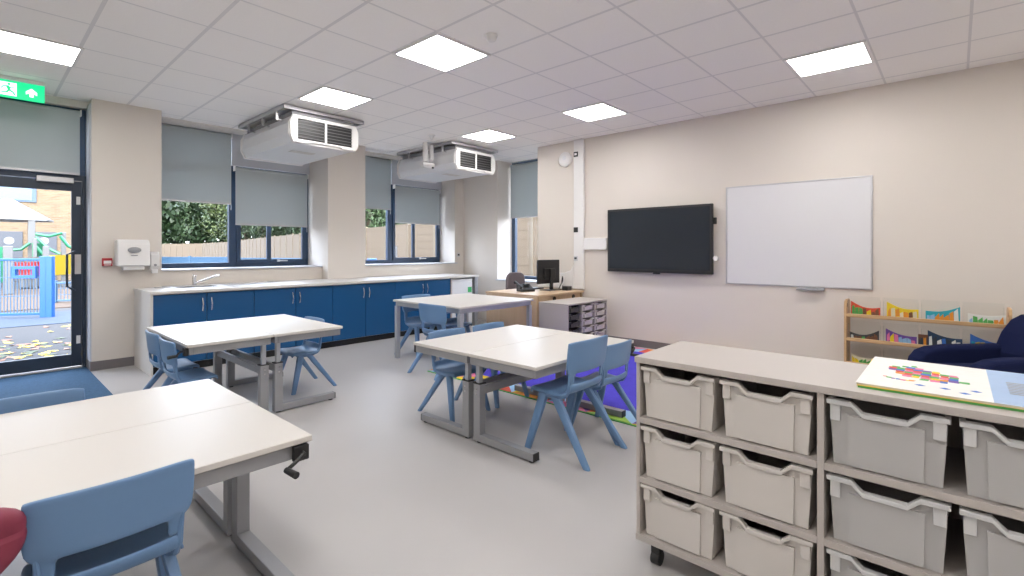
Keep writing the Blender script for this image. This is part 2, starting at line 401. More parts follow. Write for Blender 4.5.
for z in (1.84, .28): B(.785, .82, Y-.02, Y-.01, z, z+.09).build('hinge_cover', M['white'], lf, bevel=.003)
B(.46, .76, Y-.07, Y-.01, 2.07, 2.13).build('door_closer', M['alu'], lf, bevel=.006)
B(-.2, .83, Y-.03, Y+.1, 0, .022).build('threshold', M['alu'], d, bevel=.004)
# fanlight above the door with its blind
wn = sroot('window_4', 'fanlight above the glazed door', 'window')
mb = MB().box(-.22, .868, Y, Y+.07, 2.17, 2.22).box(-.22, .868, Y, Y+.07, 2.87, 2.92).box(-.22, -.17, Y, Y+.07, 2.22, 2.87).box(.815, .868, Y, Y+.07, 2.22, 2.87)
mb.build('window_frame', M['frame'], wn, bevel=.003)
B(-.17, .815, Y+.03, Y+.036, 2.22, 2.87).build('pane', M['pane'], wn)
blind('x', -.2, .825, 7.22, 2.19, 2.90, 'wide grey roller blind above the glazed door', cord=False)
struct('trim_6', MB().box(.872, .885, 7.02, 7.4, 0, 2.95), M['sill'], 'pale reveal beside the glazed door')
struct('wall_parapet', B(-.22, .885, 7.36, 7.75, 2.92, 3.0), M['wall'], 'strip of wall over the fanlight')
tag(MB().box(-1.6, -.225, 5.2, 6.995, .0, .008).box(-.225, .868, 5.2, 7.24, .0, .008).build('entrance_mat', M['mat'], bevel=.003), 'blue entrance carpet lying inside the glazed door', 'mat')

# ------------------------------------------------------------------ ceiling fixtures
def light(x, y, label):
    r = thing('ceiling_light', label, 'ceiling light', (x+.3, y+.3, H), group='square recessed ceiling lights')
    fr = MB()
    for a in ((-.295, .295, -.295, -.27), (-.295, .295, .27, .295), (-.295, -.27, -.27, .27), (.27, .295, -.27, .27)): fr.box(*a, -.012, .0)
    fr.build('light_frame', M['white'], r)
    B(-.27, .27, -.27, .27, -.010, -.002).build('diffuser', M['lens'], r)
LL = {(2.4, 2.92): 'lit square ceiling light beside the smoke detector', (2.4, 4.72): 'lit square ceiling light in front of the first air unit',
      (4.8, .52): 'lit square ceiling light above the whiteboard, nearest to the rack', (4.8, 2.92): 'lit square ceiling light in front of the black screen',
      (4.8, 4.72): 'lit square ceiling light in front of the corner air unit', (.03, 5.30): 'lit square ceiling light near the glazed door and exit sign'}
for (x, y), l in LL.items(): light(x, y, l)
for x, y in ((0, 2.92), (0, .52), (2.4, .52), (0, -1.88), (2.4, -1.88), (4.8, -1.88), (-2.4, 2.92), (-2.4, .52)): light(x, y, 'lit square ceiling light over the near side of the room')

def pt(x, y, z): return (x, y, z)
r = thing('smoke_detector', 'small white dome smoke detector on the ceiling', 'smoke detector', (2.73, 2.66, H))
MB().lathe([(.05, -.012), (.05, -.001)], n=24).build('detector_base', M['white'], r, smooth=True)
MB().lathe([(.018, -.05), (.034, -.044), (.042, -.03), (.045, -.012)], n=24).build('detector_dome', M['white'], r, smooth=True)

# exit sign -----------------------------------------------------------------
e = thing('exit_sign', 'lit green emergency exit sign with running man and arrow under the ceiling', 'exit sign', (.30, 6.70, 2.795))
B(-.185, .185, -.012, .012, 0, .165).build('sign_panel', M['exitg'], e, bevel=.002)
B(-.19, .19, -.025, .025, .166, .204).build('sign_housing', M['white'], e, bevel=.004)
g = MB()
def yq(mb, pts, y=-.0135, t=.001, mi=0): mb.prism(pts, y, y+t, 'y', mi)
mb = MB(); yq(mb, [(-.155, .02), (-.035, .02), (-.035, .145), (-.155, .145)])
pn = mb.build('door_symbol', M['exitw'], e); pn.location.x = .022
mb = MB(); R = random.Random(1)
def limb(mb, x0, z0, x1, z1, w, y=-.0155):
    d = Vector((x1-x0, z1-z0)).normalized(); n = Vector((-d.y, d.x))*w
    mb.prism([(x0-n.x, z0-n.y), (x1-n.x, z1-n.y), (x1+n.x, z1+n.y), (x0+n.x, z0+n.y)], y, y+.001, 'y')
limb(mb, -.10, .112, -.085, .07, .010); limb(mb, -.085, .07, -.06, .055, .007); limb(mb, -.06, .055, -.048, .028, .006)
limb(mb, -.09, .07, -.105, .048, .007); limb(mb, -.105, .048, -.14, .045, .005); limb(mb, -.098, .108, -.13, .10, .005); limb(mb, -.13, .10, -.14, .08, .004)
limb(mb, -.098, .108, -.075, .092, .005); limb(mb, -.075, .092, -.055, .1, .004)
mb.prism([(-.088+.011*cos(a*pi/5), .128+.011*sin(a*pi/5)) for a in range(10)], -.0155, -.0145, 'y')
mb.build('running_figure', M['exitg'], pn)
mb = MB(); yq(mb, [(.045, .035), (.075, .035), (.075, .07), (.10, .055), (.10, .085), (.06, .12), (.02, .085), (.02, .055), (.045, .07)])
mb.build('arrow_symbol', M['exitw'], e).location.x = .030

# air conditioning / ventilation units ------------------------------------------
def ac(x0, label):
    W, y0, y1, z0, z1 = .86, 0, 1.50, 0, .31
    r = thing('ventilation_unit', label, 'ventilation unit', (x0, 5.58, 2.575), group='white ceiling hung ventilation units')
    ch = .045
    prof = [(ch, 0), (W-ch, 0), (W, .09), (W, z1-.09), (W-ch, z1), (ch, z1), (0, z1-.09), (0, .09)]
    MB().prism(prof, .035, 1.46, 'y').build('casing', M['appl'], r, bevel=.006)
    for nm, a, b_ in (('front_cap', 0, .035), ('rear_cap', 1.46, 1.50)):
        big = [(ch-.012, -.012), (W-ch+.012, -.012), (W+.012, .085), (W+.012, z1-.085), (W-ch+.012, z1+.008), (ch-.012, z1+.008), (-.012, z1-.085), (-.012, .085)]
        cap = MB()
        if nm == 'front_cap':
            cap.prism(big, .012, .035, 'y')
            # raised surround of the two grilles
            g0, gz = .085, .036
            cap.prism([(.0, .075), (.035, 0), (g0, 0), (g0, z1), (.035, z1), (.0, z1-.075)], -.012, .013, 'y')
            cap.prism([(W-g0, 0), (W-.035, 0), (W, .075), (W, z1-.075), (W-.035, z1), (W-g0, z1)], -.012, .013, 'y')
            cap.prism([(g0, 0), (.22, 0), (.25, .018), (W-.25, .018), (W-.22, 0), (W-g0, 0), (W-g0, gz), (g0, gz)], -.012, .013, 'y')
            cap.prism([(g0, z1-gz), (W-g0, z1-gz), (W-g0, z1), (W-.22, z1), (W-.25, z1-.018), (.25, z1-.018), (.22, z1), (g0, z1)], -.012, .013, 'y')
            cap.box(W/2-.011, W/2+.011, -.012, .013, gz, z1-gz)
        else: cap.prism(big, a, b_, 'y')
        cap.build(nm, M['white'], r, bevel=.003)
    for a, b_ in ((.085, W/2-.011), (W/2+.011, W-.085)):
        gr = B(a, b_, .006, .011, .036, z1-.036).build('grille', M['black'], r)
        sl = MB()
        for k in range(6):
            z = .062+k*.0375; sl.box(a, b_, -.002, .005, z, z+.007)
        sl.build('louvre_slats', M['slat'], gr)
    B(.25, .55, .5, .62, -.004, 0).build('inspection_slot', M['tray'], r)
    fr = MB()
    fr.box(-.06, W+.10, .02, .05, z1+.06, z1+.10).box(-.06, W+.10, 1.4, 1.43, z1+.06, z1+.10)
    fr.box(-.06, -.03, .05, 1.40, z1+.06, z1+.10).box(W+.07, W+.10, .05, 1.4, z1+.06, z1+.10)
    fr.build('mounting_frame', M['alu'], r)
    for x in (-.045, W+.085):
        for y in (.25, .65, 1.10):
            hg = MB().box(x-.012, x+.012, y-.012, y+.012, z1-.03, H-2.575-.001)
            hg.box(min(x, W/2)-.0 if x < 0 else W-.02, .04 if x < 0 else x, y-.01, y+.01, z1-.035, z1-.025)
            hg.build('hanger', M['steel'], r)
    B(.05, W-.02, .06, 1.42, z1+.001, z1+.055).build('duct_cover', M['grey'], r)
    return r
ac(2.445, 'white ventilation unit with twin grilles hung before the bay over the sink')
ac(4.95, 'white ventilation unit with twin grilles hung beside the room corner')

# ceiling bracket device in front of the second unit
p = thing('ceiling_sensor', 'tiny white cone shaped ceiling sensor before the corner ventilation unit', 'sensor', (4.507, 5.60, H))
MB().lathe([(.05, -.012), (.055, -.001)], n=20).build('sensor_base', M['white'], p, smooth=True)
MB().lathe([(.008, -.075), (.022, -.05), (.040, -.0125)], n=20).build('sensor_cone', M['appl'], p, smooth=True)
p = thing('pipe_bracket', 'white pole and pipe bracket hanging alongside the corner ventilation unit', 'bracket', (4.75, 6.05, H))
MB().cone((0, 0, -.001), (0, 0, -.30), .045, .045, 18).build('drop_pole', M['white'], p, smooth=True)
MB().tube([(.10, -.02, -.03), (.10, -.02, -.18), (.09, -.04, -.24), (.05, -.06, -.28)], .035, 12).build('elbow_pipe', M['white'], p, smooth=True)
MB().cone((-.08, 0, -.345), (.15, -.0, -.345), .042, .042, 18).build('cross_tube', M['white'], p, smooth=True)
MB().cone((.12, -.03, -.37), (.12, -.03, -.395), .018, .018, 10).build('end_lens', M['black'], p, smooth=True)

# ------------------------------------------------------------------ fixtures on the pier by the door
q = thing('paper_towel_dispenser', 'white paper towel dispenser with oval grey window on the pier', 'towel dispenser', (1.08, 7.0, 1.14))
MB().prism([(0, .01), (0, .30), (-.14, .31), (-.19, .25), (-.20, .02), (-.19, .005)], 0, .30, 'x').build('dispenser_body', M['white'], q, bevel=.014, seg=3)
ov = MB(); ov.lathe([(.055, -.205), (.05, -.208)], n=28, axis='y'); 
o_ = ov.build('viewing_window', M['grey'], q, smooth=True); o_.location = (.15, 0, .19); o_.scale = (1.15, 1, .62)
B(.12, .18, -.205, -.201, .125, .135).build('maker_mark', M['grey'], q)
B(.05, .25, -.17, -.06, -.035, .012).build('paper_outlet', M['white'], q, bevel=.01)
q = thing('soap_dispenser', 'narrow white wall soap dispenser beside the towel dispenser', 'soap dispenser', (1.445, 7.0, 1.06))
MB().prism([(0, .04), (0, .25), (-.07, .25), (-.10, .21), (-.105, .08), (-.08, .04)], -.045, .045, 'x').build('dispenser_body', M['white'], q, bevel=.012, seg=3)
MB().lathe([(.014, -.112), (.014, -.10)], (0, 0, .095), 18, axis='y').build('level_window', M['grey'], q, smooth=True)
MB().prism([(-.02, .0), (-.02, .045), (-.09, .045), (-.085, .0)], -.03, .03, 'x').build('push_lever', M['white'], q, bevel=.006)
q = thing('fire_call_point', 'small red fire alarm call point beside the door pier', 'fire alarm', (1.015, 7.0, 1.15))
B(-.045, .045, -.045, -.001, 0, .09).build('alarm_case', M['red'], q, bevel=.005)
B(-.034, .034, -.048, -.045, .028, .062).build('break_glass', M['white'], q, bevel=.001)
B(-.03, .03, -.047, -.045, .01, .018).build('alarm_legend', M['white'], q)
def socket(name, label, cat, loc, rz, m=M['steel'], w=.08, h=.08, mk=M['black']):
    q = thing(name, label, cat, loc, rz)
    B(-w/2, w/2, -.010, -.0005, 0, h).build('face_plate', m, q, bevel=.002)
    B(-w*.28, w*.28, -.014, -.010, h*.3, h*.72).build('rocker', mk, q, bevel=.001)
    return q
socket('wall_switch', 'small steel switch plate by the corner bay sill', 'switch', (6.46, 7.2, 1.20), 0)

# ------------------------------------------------------------------ kitchen run
def handle(par, x, z0, z1, y):
    MB().tube([(x, y, z1), (x-.004, y-.022, z1-.008), (x, y-.034, (z0+z1)/2), (x-.004, y-.022, z0+.008), (x, y, z0)], [.006, .006, .008, .006, .006], 8).build('door_handle', M['chrome'], par, smooth=True)
YF = 6.235
units = [(1.285, 2.300, 'blue base cabinet below the sink, nearest the glazed door'), (2.300, 3.312, 'blue base cabinet second from the white end panel'),
         (3.312, 4.325, 'blue base cabinet third along, below the middle pier'), (4.325, 5.42, 'blue base cabinet directly beside the white fridge')]
for x0, x1, l in units:
    c = thing('base_cabinet', l, 'cabinet', (x0, YF, 0), group='dark blue base cabinets under the worktop')
    w_ = x1-x0
    cb = MB()
    cb.box(.001, .018, .02, .70, .085, .856).box(w_-.018, w_-.001, .02, .70, .085, .856).box(.018, w_-.018, .02, .70, .085, .10).box(.018, w_-.018, .68, .70, .10, .856).box(.018, w_-.018, .02, .10, .84, .856)
    cb.build('cabinet_body', M['board'], c)
    B(.001, w_-.001, .06, .075, .0, .085).build('plinth', M['kick'], c)
    for k in (0, 1):
        dd = B(.003+k*w_/2, w_/2*(k+1)-.003, 0, .019, .092, .848).build('cabinet_door', M['blue'], c, bevel=.0015)
        handle(dd, w_/2+(-.045 if k == 0 else .045), .645, .80, 0)
tag(B(1.262, 1.284, 6.22, 6.985, 0, .859).build('end_panel', M['lam'], bevel=.001), 'white end panel closing the cabinet run by the pier', 'panel')
wt = MB()
y0 = 6.205; zt, zb = .890, .860
wt.box(1.255, 1.53, y0, 6.999, zb, zt).box(1.53, 1.60, y0, 7.195, zb, zt).box(1.60, 2.02, y0, 6.50, zb, zt).box(1.60, 2.02, 6.86, 7.195, zb, zt).box(2.02, 3.64, y0, 7.195, zb, zt)
wt.box(3.64, 4.285, y0, 6.995, zb, zt).box(4.285, 6.06, y0, 7.195, zb, zt)
tag(wt.build('worktop', M['lam']), 'long white laminate worktop running under both window bays', 'worktop')
sk = thing('inset_sink', 'stainless steel inset sink and drainer in the white worktop', 'sink', (0, 0, 0))
s = MB()
for a in ((1.55, 2.62, 6.40, 6.50), (1.55, 2.62, 6.86, 6.93), (1.55, 1.60, 6.50, 6.86), (2.02, 2.62, 6.50, 6.86)): s.box(*a, .8905, .895)
s.build('sink_rim', M['steel'], sk)
s = MB().box(1.605, 1.615, 6.505, 6.855, .74, .89).box(2.005, 2.015, 6.505, 6.855, .74, .89).box(1.615, 2.005, 6.505, 6.515, .74, .89).box(1.615, 2.005, 6.845, 6.855, .74, .89).box(1.605, 2.015, 6.505, 6.855, .735, .74)
s.build('sink_bowl', M['steel'], sk)
s = MB()
for k in range(7): s.box(2.10, 2.55, 6.52+k*.045, 6.53+k*.045, .895, .898)
s.build('drainer_ribs', M['steel'], sk)
t = thing('sink_tap', 'chrome lever tap with a long slanting spout behind the sink', 'tap', (1.86, 6.955, .8905))
MB().lathe([(.028, 0), (.028, .01), (.022, .015), (.022, .10), (.024, .115), (.018, .125)], n=20).build('tap_body', M['chrome'], t, smooth=True)
MB().tube([(.0, 0, .03), (.06, -.05, .055), (.16, -.12, .10), (.21, -.15, .125), (.235, -.165, .12)], .012, 10).build('spout', M['chrome'], t, smooth=True)
MB().tube([(0, 0, .12), (-.02, -.03, .135)], .008, 8).build('tap_lever', M['chrome'], t, smooth=True)
for x, y, l in ((1.46, 6.80, 'small steel soap dish on the worktop end by the pier'), (2.78, 6.95, 'small steel plug lid on the worktop past the drainer')):
    tag(MB().lathe([(.045, 0), (.05, .012), (.038, .012), (.034, .004)], n=18).build('soap_dish', M['steel'], smooth=True, loc=(x, y, .8905)), l, 'dish')
fr = thing('undercounter_fridge', 'white undercounter fridge with a green sticker', 'fridge', (5.46, 6.245, 0))
B(0, .475, .03, .60, .01, .835).build('fridge_body', M['appl'], fr, bevel=.004)
fd = B(0, .475, 0, .027, .06, .79).build('fridge_door', M['appl'], fr, bevel=.006)
B(0, .475, 0, .027, .795, .835).build('top_trim', M['appl'], fr, bevel=.004)
B(.365, .455, -.003, -.0005, .60, .69).build('sticker', M['green'], fd)
tag(B(5.422, 5.445, 6.22, 6.93, 0, .859).build('gable_panel', M['board'], bevel=.001), 'grey gable panel between blue doors and fridge', 'panel')
tag(B(5.975, 6.045, 6.22, 6.93, 0, .859).build('gable_panel', M['grey'], bevel=.001), 'grey gable panel closing the run after the fridge', 'panel')

# ------------------------------------------------------------------ chairs
def shell_rows(s):
    R = [(.190, .342, .160, 0), (.194, .356, .172, 0), (.176, .370, .182, 0), (.120, .368, .187, 0), (.06, .361, .188, 0), (-.005, .358, .186, 0), (-.050, .362, .182, .1),
         (-.078, .373, .176, .25), (-.094, .393, .171, .5), (-.101, .420, .168, .8),
         (-.104, .445, .166, .9), (-.107, .478, .168, .9), (-.109, .492, .190, .9), (-.113, .520, .199, .9), (-.119, .590, .201, .9), (-.127, .652, .200, .9), (-.128, .660, .198, .88)]
    return [tuple(v*s for v in r[:3])+(r[3],) for r in R]
US = [-1, -.98, -.90, -.78, -.6, -.4, -.2, 0, .2, .4, .6, .78, .90, .98, 1]
def shell(s, r0, r1, hole=None):
    rows = shell_rows(s); mb = MB(); n = len(US)
    for i in range(r0, r1+1):
        y, z, hw, k = rows[i]
        for u in US:
            a = abs(u)
            yy = y+k*s*.030*a**2.4
            zz = z-(1-min(k, 1))*s*(.007*(1-u*u)+(.020 if a == 1 else .004 if a > .95 else 0))
            if i >= 15: zz -= s*(.007*a**6 if i == 16 else .003*a**6)
            mb.v.append((u*hw, yy, zz))
    for i in range(r1-r0):
        for j in range(n-1):
            if hole and hole[0] <= i+r0 < hole[1] and 3 <= j <= n-5: continue
            mb.f.append((i*n+j, i*n+j+1, (i+1)*n+j+1, (i+1)*n+j)); mb.m.append(0)
    return mb
GC = 'powder blue plastic school chairs'
def chair(name, label, loc, rz, s):
    t = thing(name, label, 'chair', loc, rz, GC)
    shell(s, 0, 9).build('seat', M['chair'], t, solid=.012*s, sub=1)
    shell(s, 9, 16, (9, 11)).build('backrest', M['chair'], t, solid=.014*s, sub=1)
    for sx in (-1, 1):
        for (yt, zt_, yf) in ((.105, .345, .195), (.035, .345, -.215)):
            mb = MB(); P0 = Vector((sx*.150*s, yt*s, zt_*s)); P1 = Vector((sx*.198*s, yf*s, .0))
            pts = [P0.lerp(P1, k) for k in (0, .12, .5, .97, 1)]; rs = [(.032, .019), (.030, .019), (.026, .017), (.020, .015), (.019, .014)]
            n = 10; vs = []
            for p_, (a, b_) in zip(pts, rs):
                for q_ in range(n):
                    an = 2*pi*q_/n; c_, s2 = cos(an), sin(an)
                    c_ = math.copysign(abs(c_)**.6, c_); s2 = math.copysign(abs(s2)**.6, s2)
                    vs.append((p_.x+s2*b_*s, p_.y+c_*a*s, p_.z))
            fs = [(i*n+k, i*n+(k+1) % n, (i+1)*n+(k+1) % n, (i+1)*n+k) for i in range(4) for k in range(n)]+[tuple(range(n-1, -1, -1)), tuple(4*n+k for k in range(n))]
            mb.add(vs, fs); mb.build('leg', M['chair'], t, smooth=True)
        # moulded side rail joining the leg tops to the shell and up the back
        MB().tube([(sx*.150*s, .150*s, .345*s), (sx*.153*s, .07*s, .338*s), (sx*.158*s, -.01*s, .338*s), (sx*.160*s, -.05*s, .350*s), (sx*.164*s, -.075*s, .39*s), (sx*.166*s, -.082*s, .44*s), (sx*.172*s, -.088*s, .50*s)],
                  [.012*s, .020*s, .017*s, .014*s, .012*s, .010*s, .006*s], 8).build('side_rail', M['chair'], t, smooth=True)
    return t
small = chair('school_chair', 'blue chair with its back to us at the nearest table', (.285, 1.915, 0), 0, 1.0)
big = chair('school_chair', 'larger blue chair at the centre table, nearest the tray unit corner leg', (2.735, 1.885, 0), 0, 1.14)
big['label'] = 'blue chair facing away at the centre table, showing all of its seat'
dup(small, (.17, 3.03, 0), pi, 'blue chair of which only the backrest shows beyond the nearest table')
dup(small, (1.10, 4.87, 0), -pi/2, 'blue chair at the sink side table, the one closer to the cabinets')
dup(small, (1.09, 4.37, 0), -pi/2, 'blue chair at the sink side table, directly by its crank handle')
dup(small, (2.19, 4.68, 0), pi/2, 'single blue chair on the open side of the sink side table')
dup(small, (2.70, 3.05, 0), pi, 'blue chair behind the centre table, tucked in by its open leg frame')
dup(small, (3.19, 3.04, 0), pi, 'blue chair behind the centre table, beside the purple rug')
dup(small, (-.22, 1.915, 0), 0, 'blue chair under the maroon coat at the nearest table')
dup(small, (3.175, 1.91, 0), 0, 'blue chair facing away at the centre table, half on the rug')
dup(big, (3.88, 5.02, 0), pi, 'blue chair behind the small square table, its top above the corner')
dup(big, (3.45, 4.14, 0), -pi/2, 'blue chair with its wide back turned to us at the square table')
dup(small, (4.30, 4.90, 0), pi, 'blue chair almost hidden under the small square table')

# coat on chair back ------------------------------------------------------------
def coat():
    mb = MB(); n = 28; rows = []
    zs = [(.42, .10), (.47, .16), (.50, .22), (.53, .245), (.535, .25), (.57, .285), (.60, .30), (.63, .305), (.635, .30), (.665, .305), (.69, .29), (.705, .25), (.712, .16)]
    for i, (z, hw) in enumerate(zs):
        puff = .052 if i not in (0, 4, 8, 12) else .040
        for k in range(n):
            a = 2*pi*k/n; c_ = math.copysign(abs(cos(a))**.55, cos(a)); s2 = math.copysign(abs(sin(a))**.7, sin(a))
            mb.v.append((c_*hw, s2*puff*(1.0 if i < 12 else .3), z))
    for i in range(len(zs)-1):
        for k in range(n): mb.f.append((i*n+k, i*n+(k+1) % n, (i+1)*n+(k+1) % n, (i+1)*n+k)); mb.m.append(0)
    mb.f += [tuple(range(n-1, -1, -1)), tuple((len(zs)-1)*n+k for k in range(n))]; mb.m += [0, 0]
    return mb
ct = tag(coat().build('padded_coat', M['maroon'], smooth=True, sub=1, loc=(-.205, 1.80, -.04)), 'maroon quilted coat draped over a chair back at the nearest table', 'coat')

# ------------------------------------------------------------------ height adjustable tables
GT = 'height adjustable white tables with grey frames'
def table(name, label, loc, rz, L=1.225, D=.612, h=.615):
    t = thing(name, label, 'table', loc, rz, GT)
    B(-L/2, L/2, -D/2, D/2, h-.022, h).build('table_top', [M['lam']], t, bevel=.003)
    ap = MB(); i = .015; z0, z1 = h-.022-.055, h-.0225
    ap.box(-L/2+i, L/2-i, -D/2+i, -D/2+i+.025, z0, z1).box(-L/2+i, L/2-i, D/2-i-.025, D/2-i, z0, z1)
    ap.box(-L/2+i, -L/2+i+.045, -D/2+i+.025, D/2-i-.025, z0, z1).box(L/2-i-.045, L/2-i, -D/2+i+.025, D/2-i-.025, z0, z1)
    ap.build('apron_frame', M['grey'], t, bevel=.002)
    yc = D/2-.055
    for sx in (-1, 1):
        x = sx*(L/2-.065)
        B(x-.018, x+.018, yc-.016, yc+.016, .39, z0).build('inner_column', M['greyl'], t, bevel=.003)
        cl = B(x-.028, x+.028, yc-.032, yc+.032, .055, .405).build('outer_column', M['grey'], t, bevel=.004)
        B(x-.030, x+.030, yc-.034, yc+.034, .405, .412).build('column_collar', M['black'], cl)
        for zz in (.335, .370): MB().lathe([(.007, 0), (.006, .004)], (x+sx*.028 if sx > 0 else x-.032, yc, zz), 10, axis='x').build('fixing_screw', M['chrome'], cl, smooth=True)
        ft = B(x-.028, x+.028, -D/2+.055, D/2-.022, .012, .062).build('foot', M['grey'], t, bevel=.003)
        B(x-.0275, x+.0275, -D/2+.050, -D/2+.055, .013, .061).build('end_cap', M['black'], ft)
        for yy in (-D/2+.085, D/2-.06): MB().lathe([(.020, 0), (.020, .012)], (x, yy, 0), 14).build('glide', M['black'], ft, smooth=True)
    B(-L/2+.093, L/2-.093, yc-.012, yc+.012, .325, .385).build('cross_beam', M['grey'], t, bevel=.003)
    ck = B(L/2-.075, L/2-.018, -D/2-.012, -D/2+.012, h-.082, h-.026).build('crank_housing', M['black'], t, bevel=.003)
    MB().tube([(L/2-.045, -D/2-.010, h-.05), (L/2-.045, -D/2-.030, h-.05), (L/2-.065, -D/2-.035, h-.06), (L/2-.115, -D/2-.038, h-.088)], .0075, 8).build('crank_arm', M['black'], ck, smooth=True)
    MB().cone((L/2-.115, -D/2-.034, h-.088), (L/2-.105, -D/2-.095, h-.092), .011, .013, 12).build('crank_grip', M['black'], ck, smooth=True)
    return t
# nearest pair (top .615)
t1 = table('classroom_table', 'white table at the very front, near half of the pair with crank handle', (.273, 2.13, 0), 0)
dup(t1, (.273, 2.745, 0), pi, 'white table joined beyond the front one, on the side of the entrance mat')
dup(t1, (2.925, 2.18, 0), 0, 'centre white table, near half of the pair with two chairs facing away')
dup(t1, (2.925, 2.795, 0), pi, 'centre white table, far half of the pair beside the grey crank knob')
t2 = table('classroom_table', 'white table at the sink side, the half with two chairs and a black crank', (1.335, 4.64, 0), -pi/2, L=1.215, D=.60, h=.65)
dup(t2, (1.938, 4.64, 0), pi/2, 'white table at the sink side, the half with a single chair')

# small square table with straight legs
t = thing('square_table', 'white square table on four grey straight legs before the desk', 'table', (4.118, 4.49, 0))
B(-.615, .615, -.615, .615, .698, .72).build('table_top', M['lam'], t, bevel=.003)
ap = MB(); ap.box(-.59, .59, -.59, -.565, .645, .6975).box(-.59, .59, .565, .59, .645, .6975).box(-.59, -.565, -.565, .565, .645, .6975).box(.565, .59, -.565, .565, .645, .6975)
ap.build('apron_frame', M['greyl'], t, bevel=.002)
for sx in (-1, 1):
    for sy in (-1, 1): B(sx*.575-.025, sx*.575+.025, sy*.575-.025, sy*.575+.025, 0, .6445).build('leg', M['greyl'], t, bevel=.003)

# ------------------------------------------------------------------ teacher desk corner
dk = thing('teacher_desk', 'pale oak desk with side panels in the window corner', 'desk', (5.06, 4.07, 0))
Wd, Dd = 1.09, .98
B(0, Wd, 0, Dd, .705, .73).build('desk_top', M['desk'], dk, bevel=.002)
B(.0, .022, .02, Dd-.02, 0, .7045).build('side_panel', M['deskz'], dk, bevel=.001)
B(Wd-.03, Wd-.008, .02, Dd-.02, 0, .7045).build('side_panel', M['deskz'], dk, bevel=.001)
B(.023, .30, .012, .03, .0, .7045).build('front_panel', M['deskz'], dk, bevel=.001)
B(.3, Wd-.03, .05, .068, .30, .7045).build('modesty_panel', M['deskz'], dk, bevel=.001)
for x in (.42, .88): MB().lathe([(.03, 0), (.03, .012)], (x, .037, .655), 18, axis='y').build('cable_port', M['black'], dk, smooth=True)
mo = thing('computer_monitor', 'black computer monitor seen from behind on the oak desk', 'monitor', (5.86, 4.50, .73), radians(-4))
B(-.245, .245, .0, .03, .10, .455).build('monitor_panel', M['bezel'], mo, bevel=.006)
B(-.12, .12, -.03, 0, .17, .33).build('rear_housing', M['bezel'], mo, bevel=.01)
B(-.028, .028, -.062, -.032, .01, .32).build('stand_column', M['bezel'], mo, bevel=.004)
B(-.13, .13, -.14, .07, .0, .012).build('stand_base', M['bezel'], mo, bevel=.004)
ph = thing('desk_phone', 'black desk phone with raised handset on the oak desk', 'telephone', (5.46, 4.62, .73), radians(-20))
MB().prism([(-.10, 0), (.10, 0), (.10, .10), (.07, .105), (-.10, .03)], -.10, .10, 'x').build('phone_base', M['black'], ph, bevel=.005)
MB().tube([(-.13, -.09, .06), (-.13, -.06, .085), (-.13, .05, .125), (-.13, .08, .125)], [.025, .018, .018, .025], 10).build('handset', M['black'], ph, smooth=True)
B(-.02, .07, .0, .06, .085, .1).build('phone_display', M['screen'], ph)
oc = thing('office_chair', 'taupe office chair with rounded back behind the oak desk', 'chair', (6.24, 5.30, 0), radians(172))
def padshape(w, hgt, th, n=24):
    pts = []
    for k in range(n):
        a = 2*pi*k/n; pts.append((math.copysign(abs(cos(a))**.6, cos(a))*w/2, math.copysign(abs(sin(a))**.6, sin(a))*hgt/2))
    return pts
o_ = MB().prism(padshape(.40, .44, 0), -.035, .035, 'y').build('backrest', M['taupe'], oc, bevel=.02, seg=3); o_.location = (0, -.24, .735)
o_ = MB().prism(padshape(.46, .46, 0), 0, .07, 'z').build('seat', M['taupe'], oc, bevel=.02, seg=3); o_.location = (0, 0, .42)
MB().tube([(0, -.04, .40), (0, -.22, .40), (0, -.27, .46), (0, -.265, .7)], .018, 8).build('back_stay', M['black'], oc, smooth=True)
MB().cone((0, 0, .10), (0, 0, .42), .03, .022, 14).build('gas_column', M['black'], oc, smooth=True)
for k in range(5):
    a = 2*pi*k/5+.3
    l_ = MB().tube([(0, 0, .11), (.27*cos(a), .27*sin(a), .075)], [.024, .014], 8).build('base_spoke', M['black'], oc, smooth=True)
    MB().cone((.27*cos(a)-.015, .27*sin(a), .028), (.27*cos(a)+.015, .27*sin(a), .028), .028, .028, 14).build('castor', M['black'], l_, smooth=True)
# keyboard / small items on desk behind monitor
kb = tag(B(-.2, .2, -.07, .07, 0, .02).build('keyboard', M['black'], bevel=.004, loc=(5.83, 4.80, .73)), 'black keyboard lying behind the monitor on the desk', 'keyboard')
for k, (off, col, zz) in enumerate(((0, M['black'], .03), (.05, M['white'], .05))):
    c_ = MB().tube([(6.00+off, 4.42, .745), (6.04+off, 4.40, .80+zz), (6.09+off, 4.42, .93), (6.13, 4.44+off, .90), (6.15, 4.46+off, .80), (6.165, 4.47+off, .74)], .007, 6)
    tag(c_.build('looped_cable', col, smooth=True), ('black' if k == 0 else 'white')+' cable looping from the monitor down to the desk by the wall', 'cable')
tag(B(-.06, .06, -.05, .05, 0, .06).build('power_brick', M['black'], bevel=.008, loc=(6.04, 4.30, .73)), 'small black box beside the cables at the desk edge', 'electronics box')

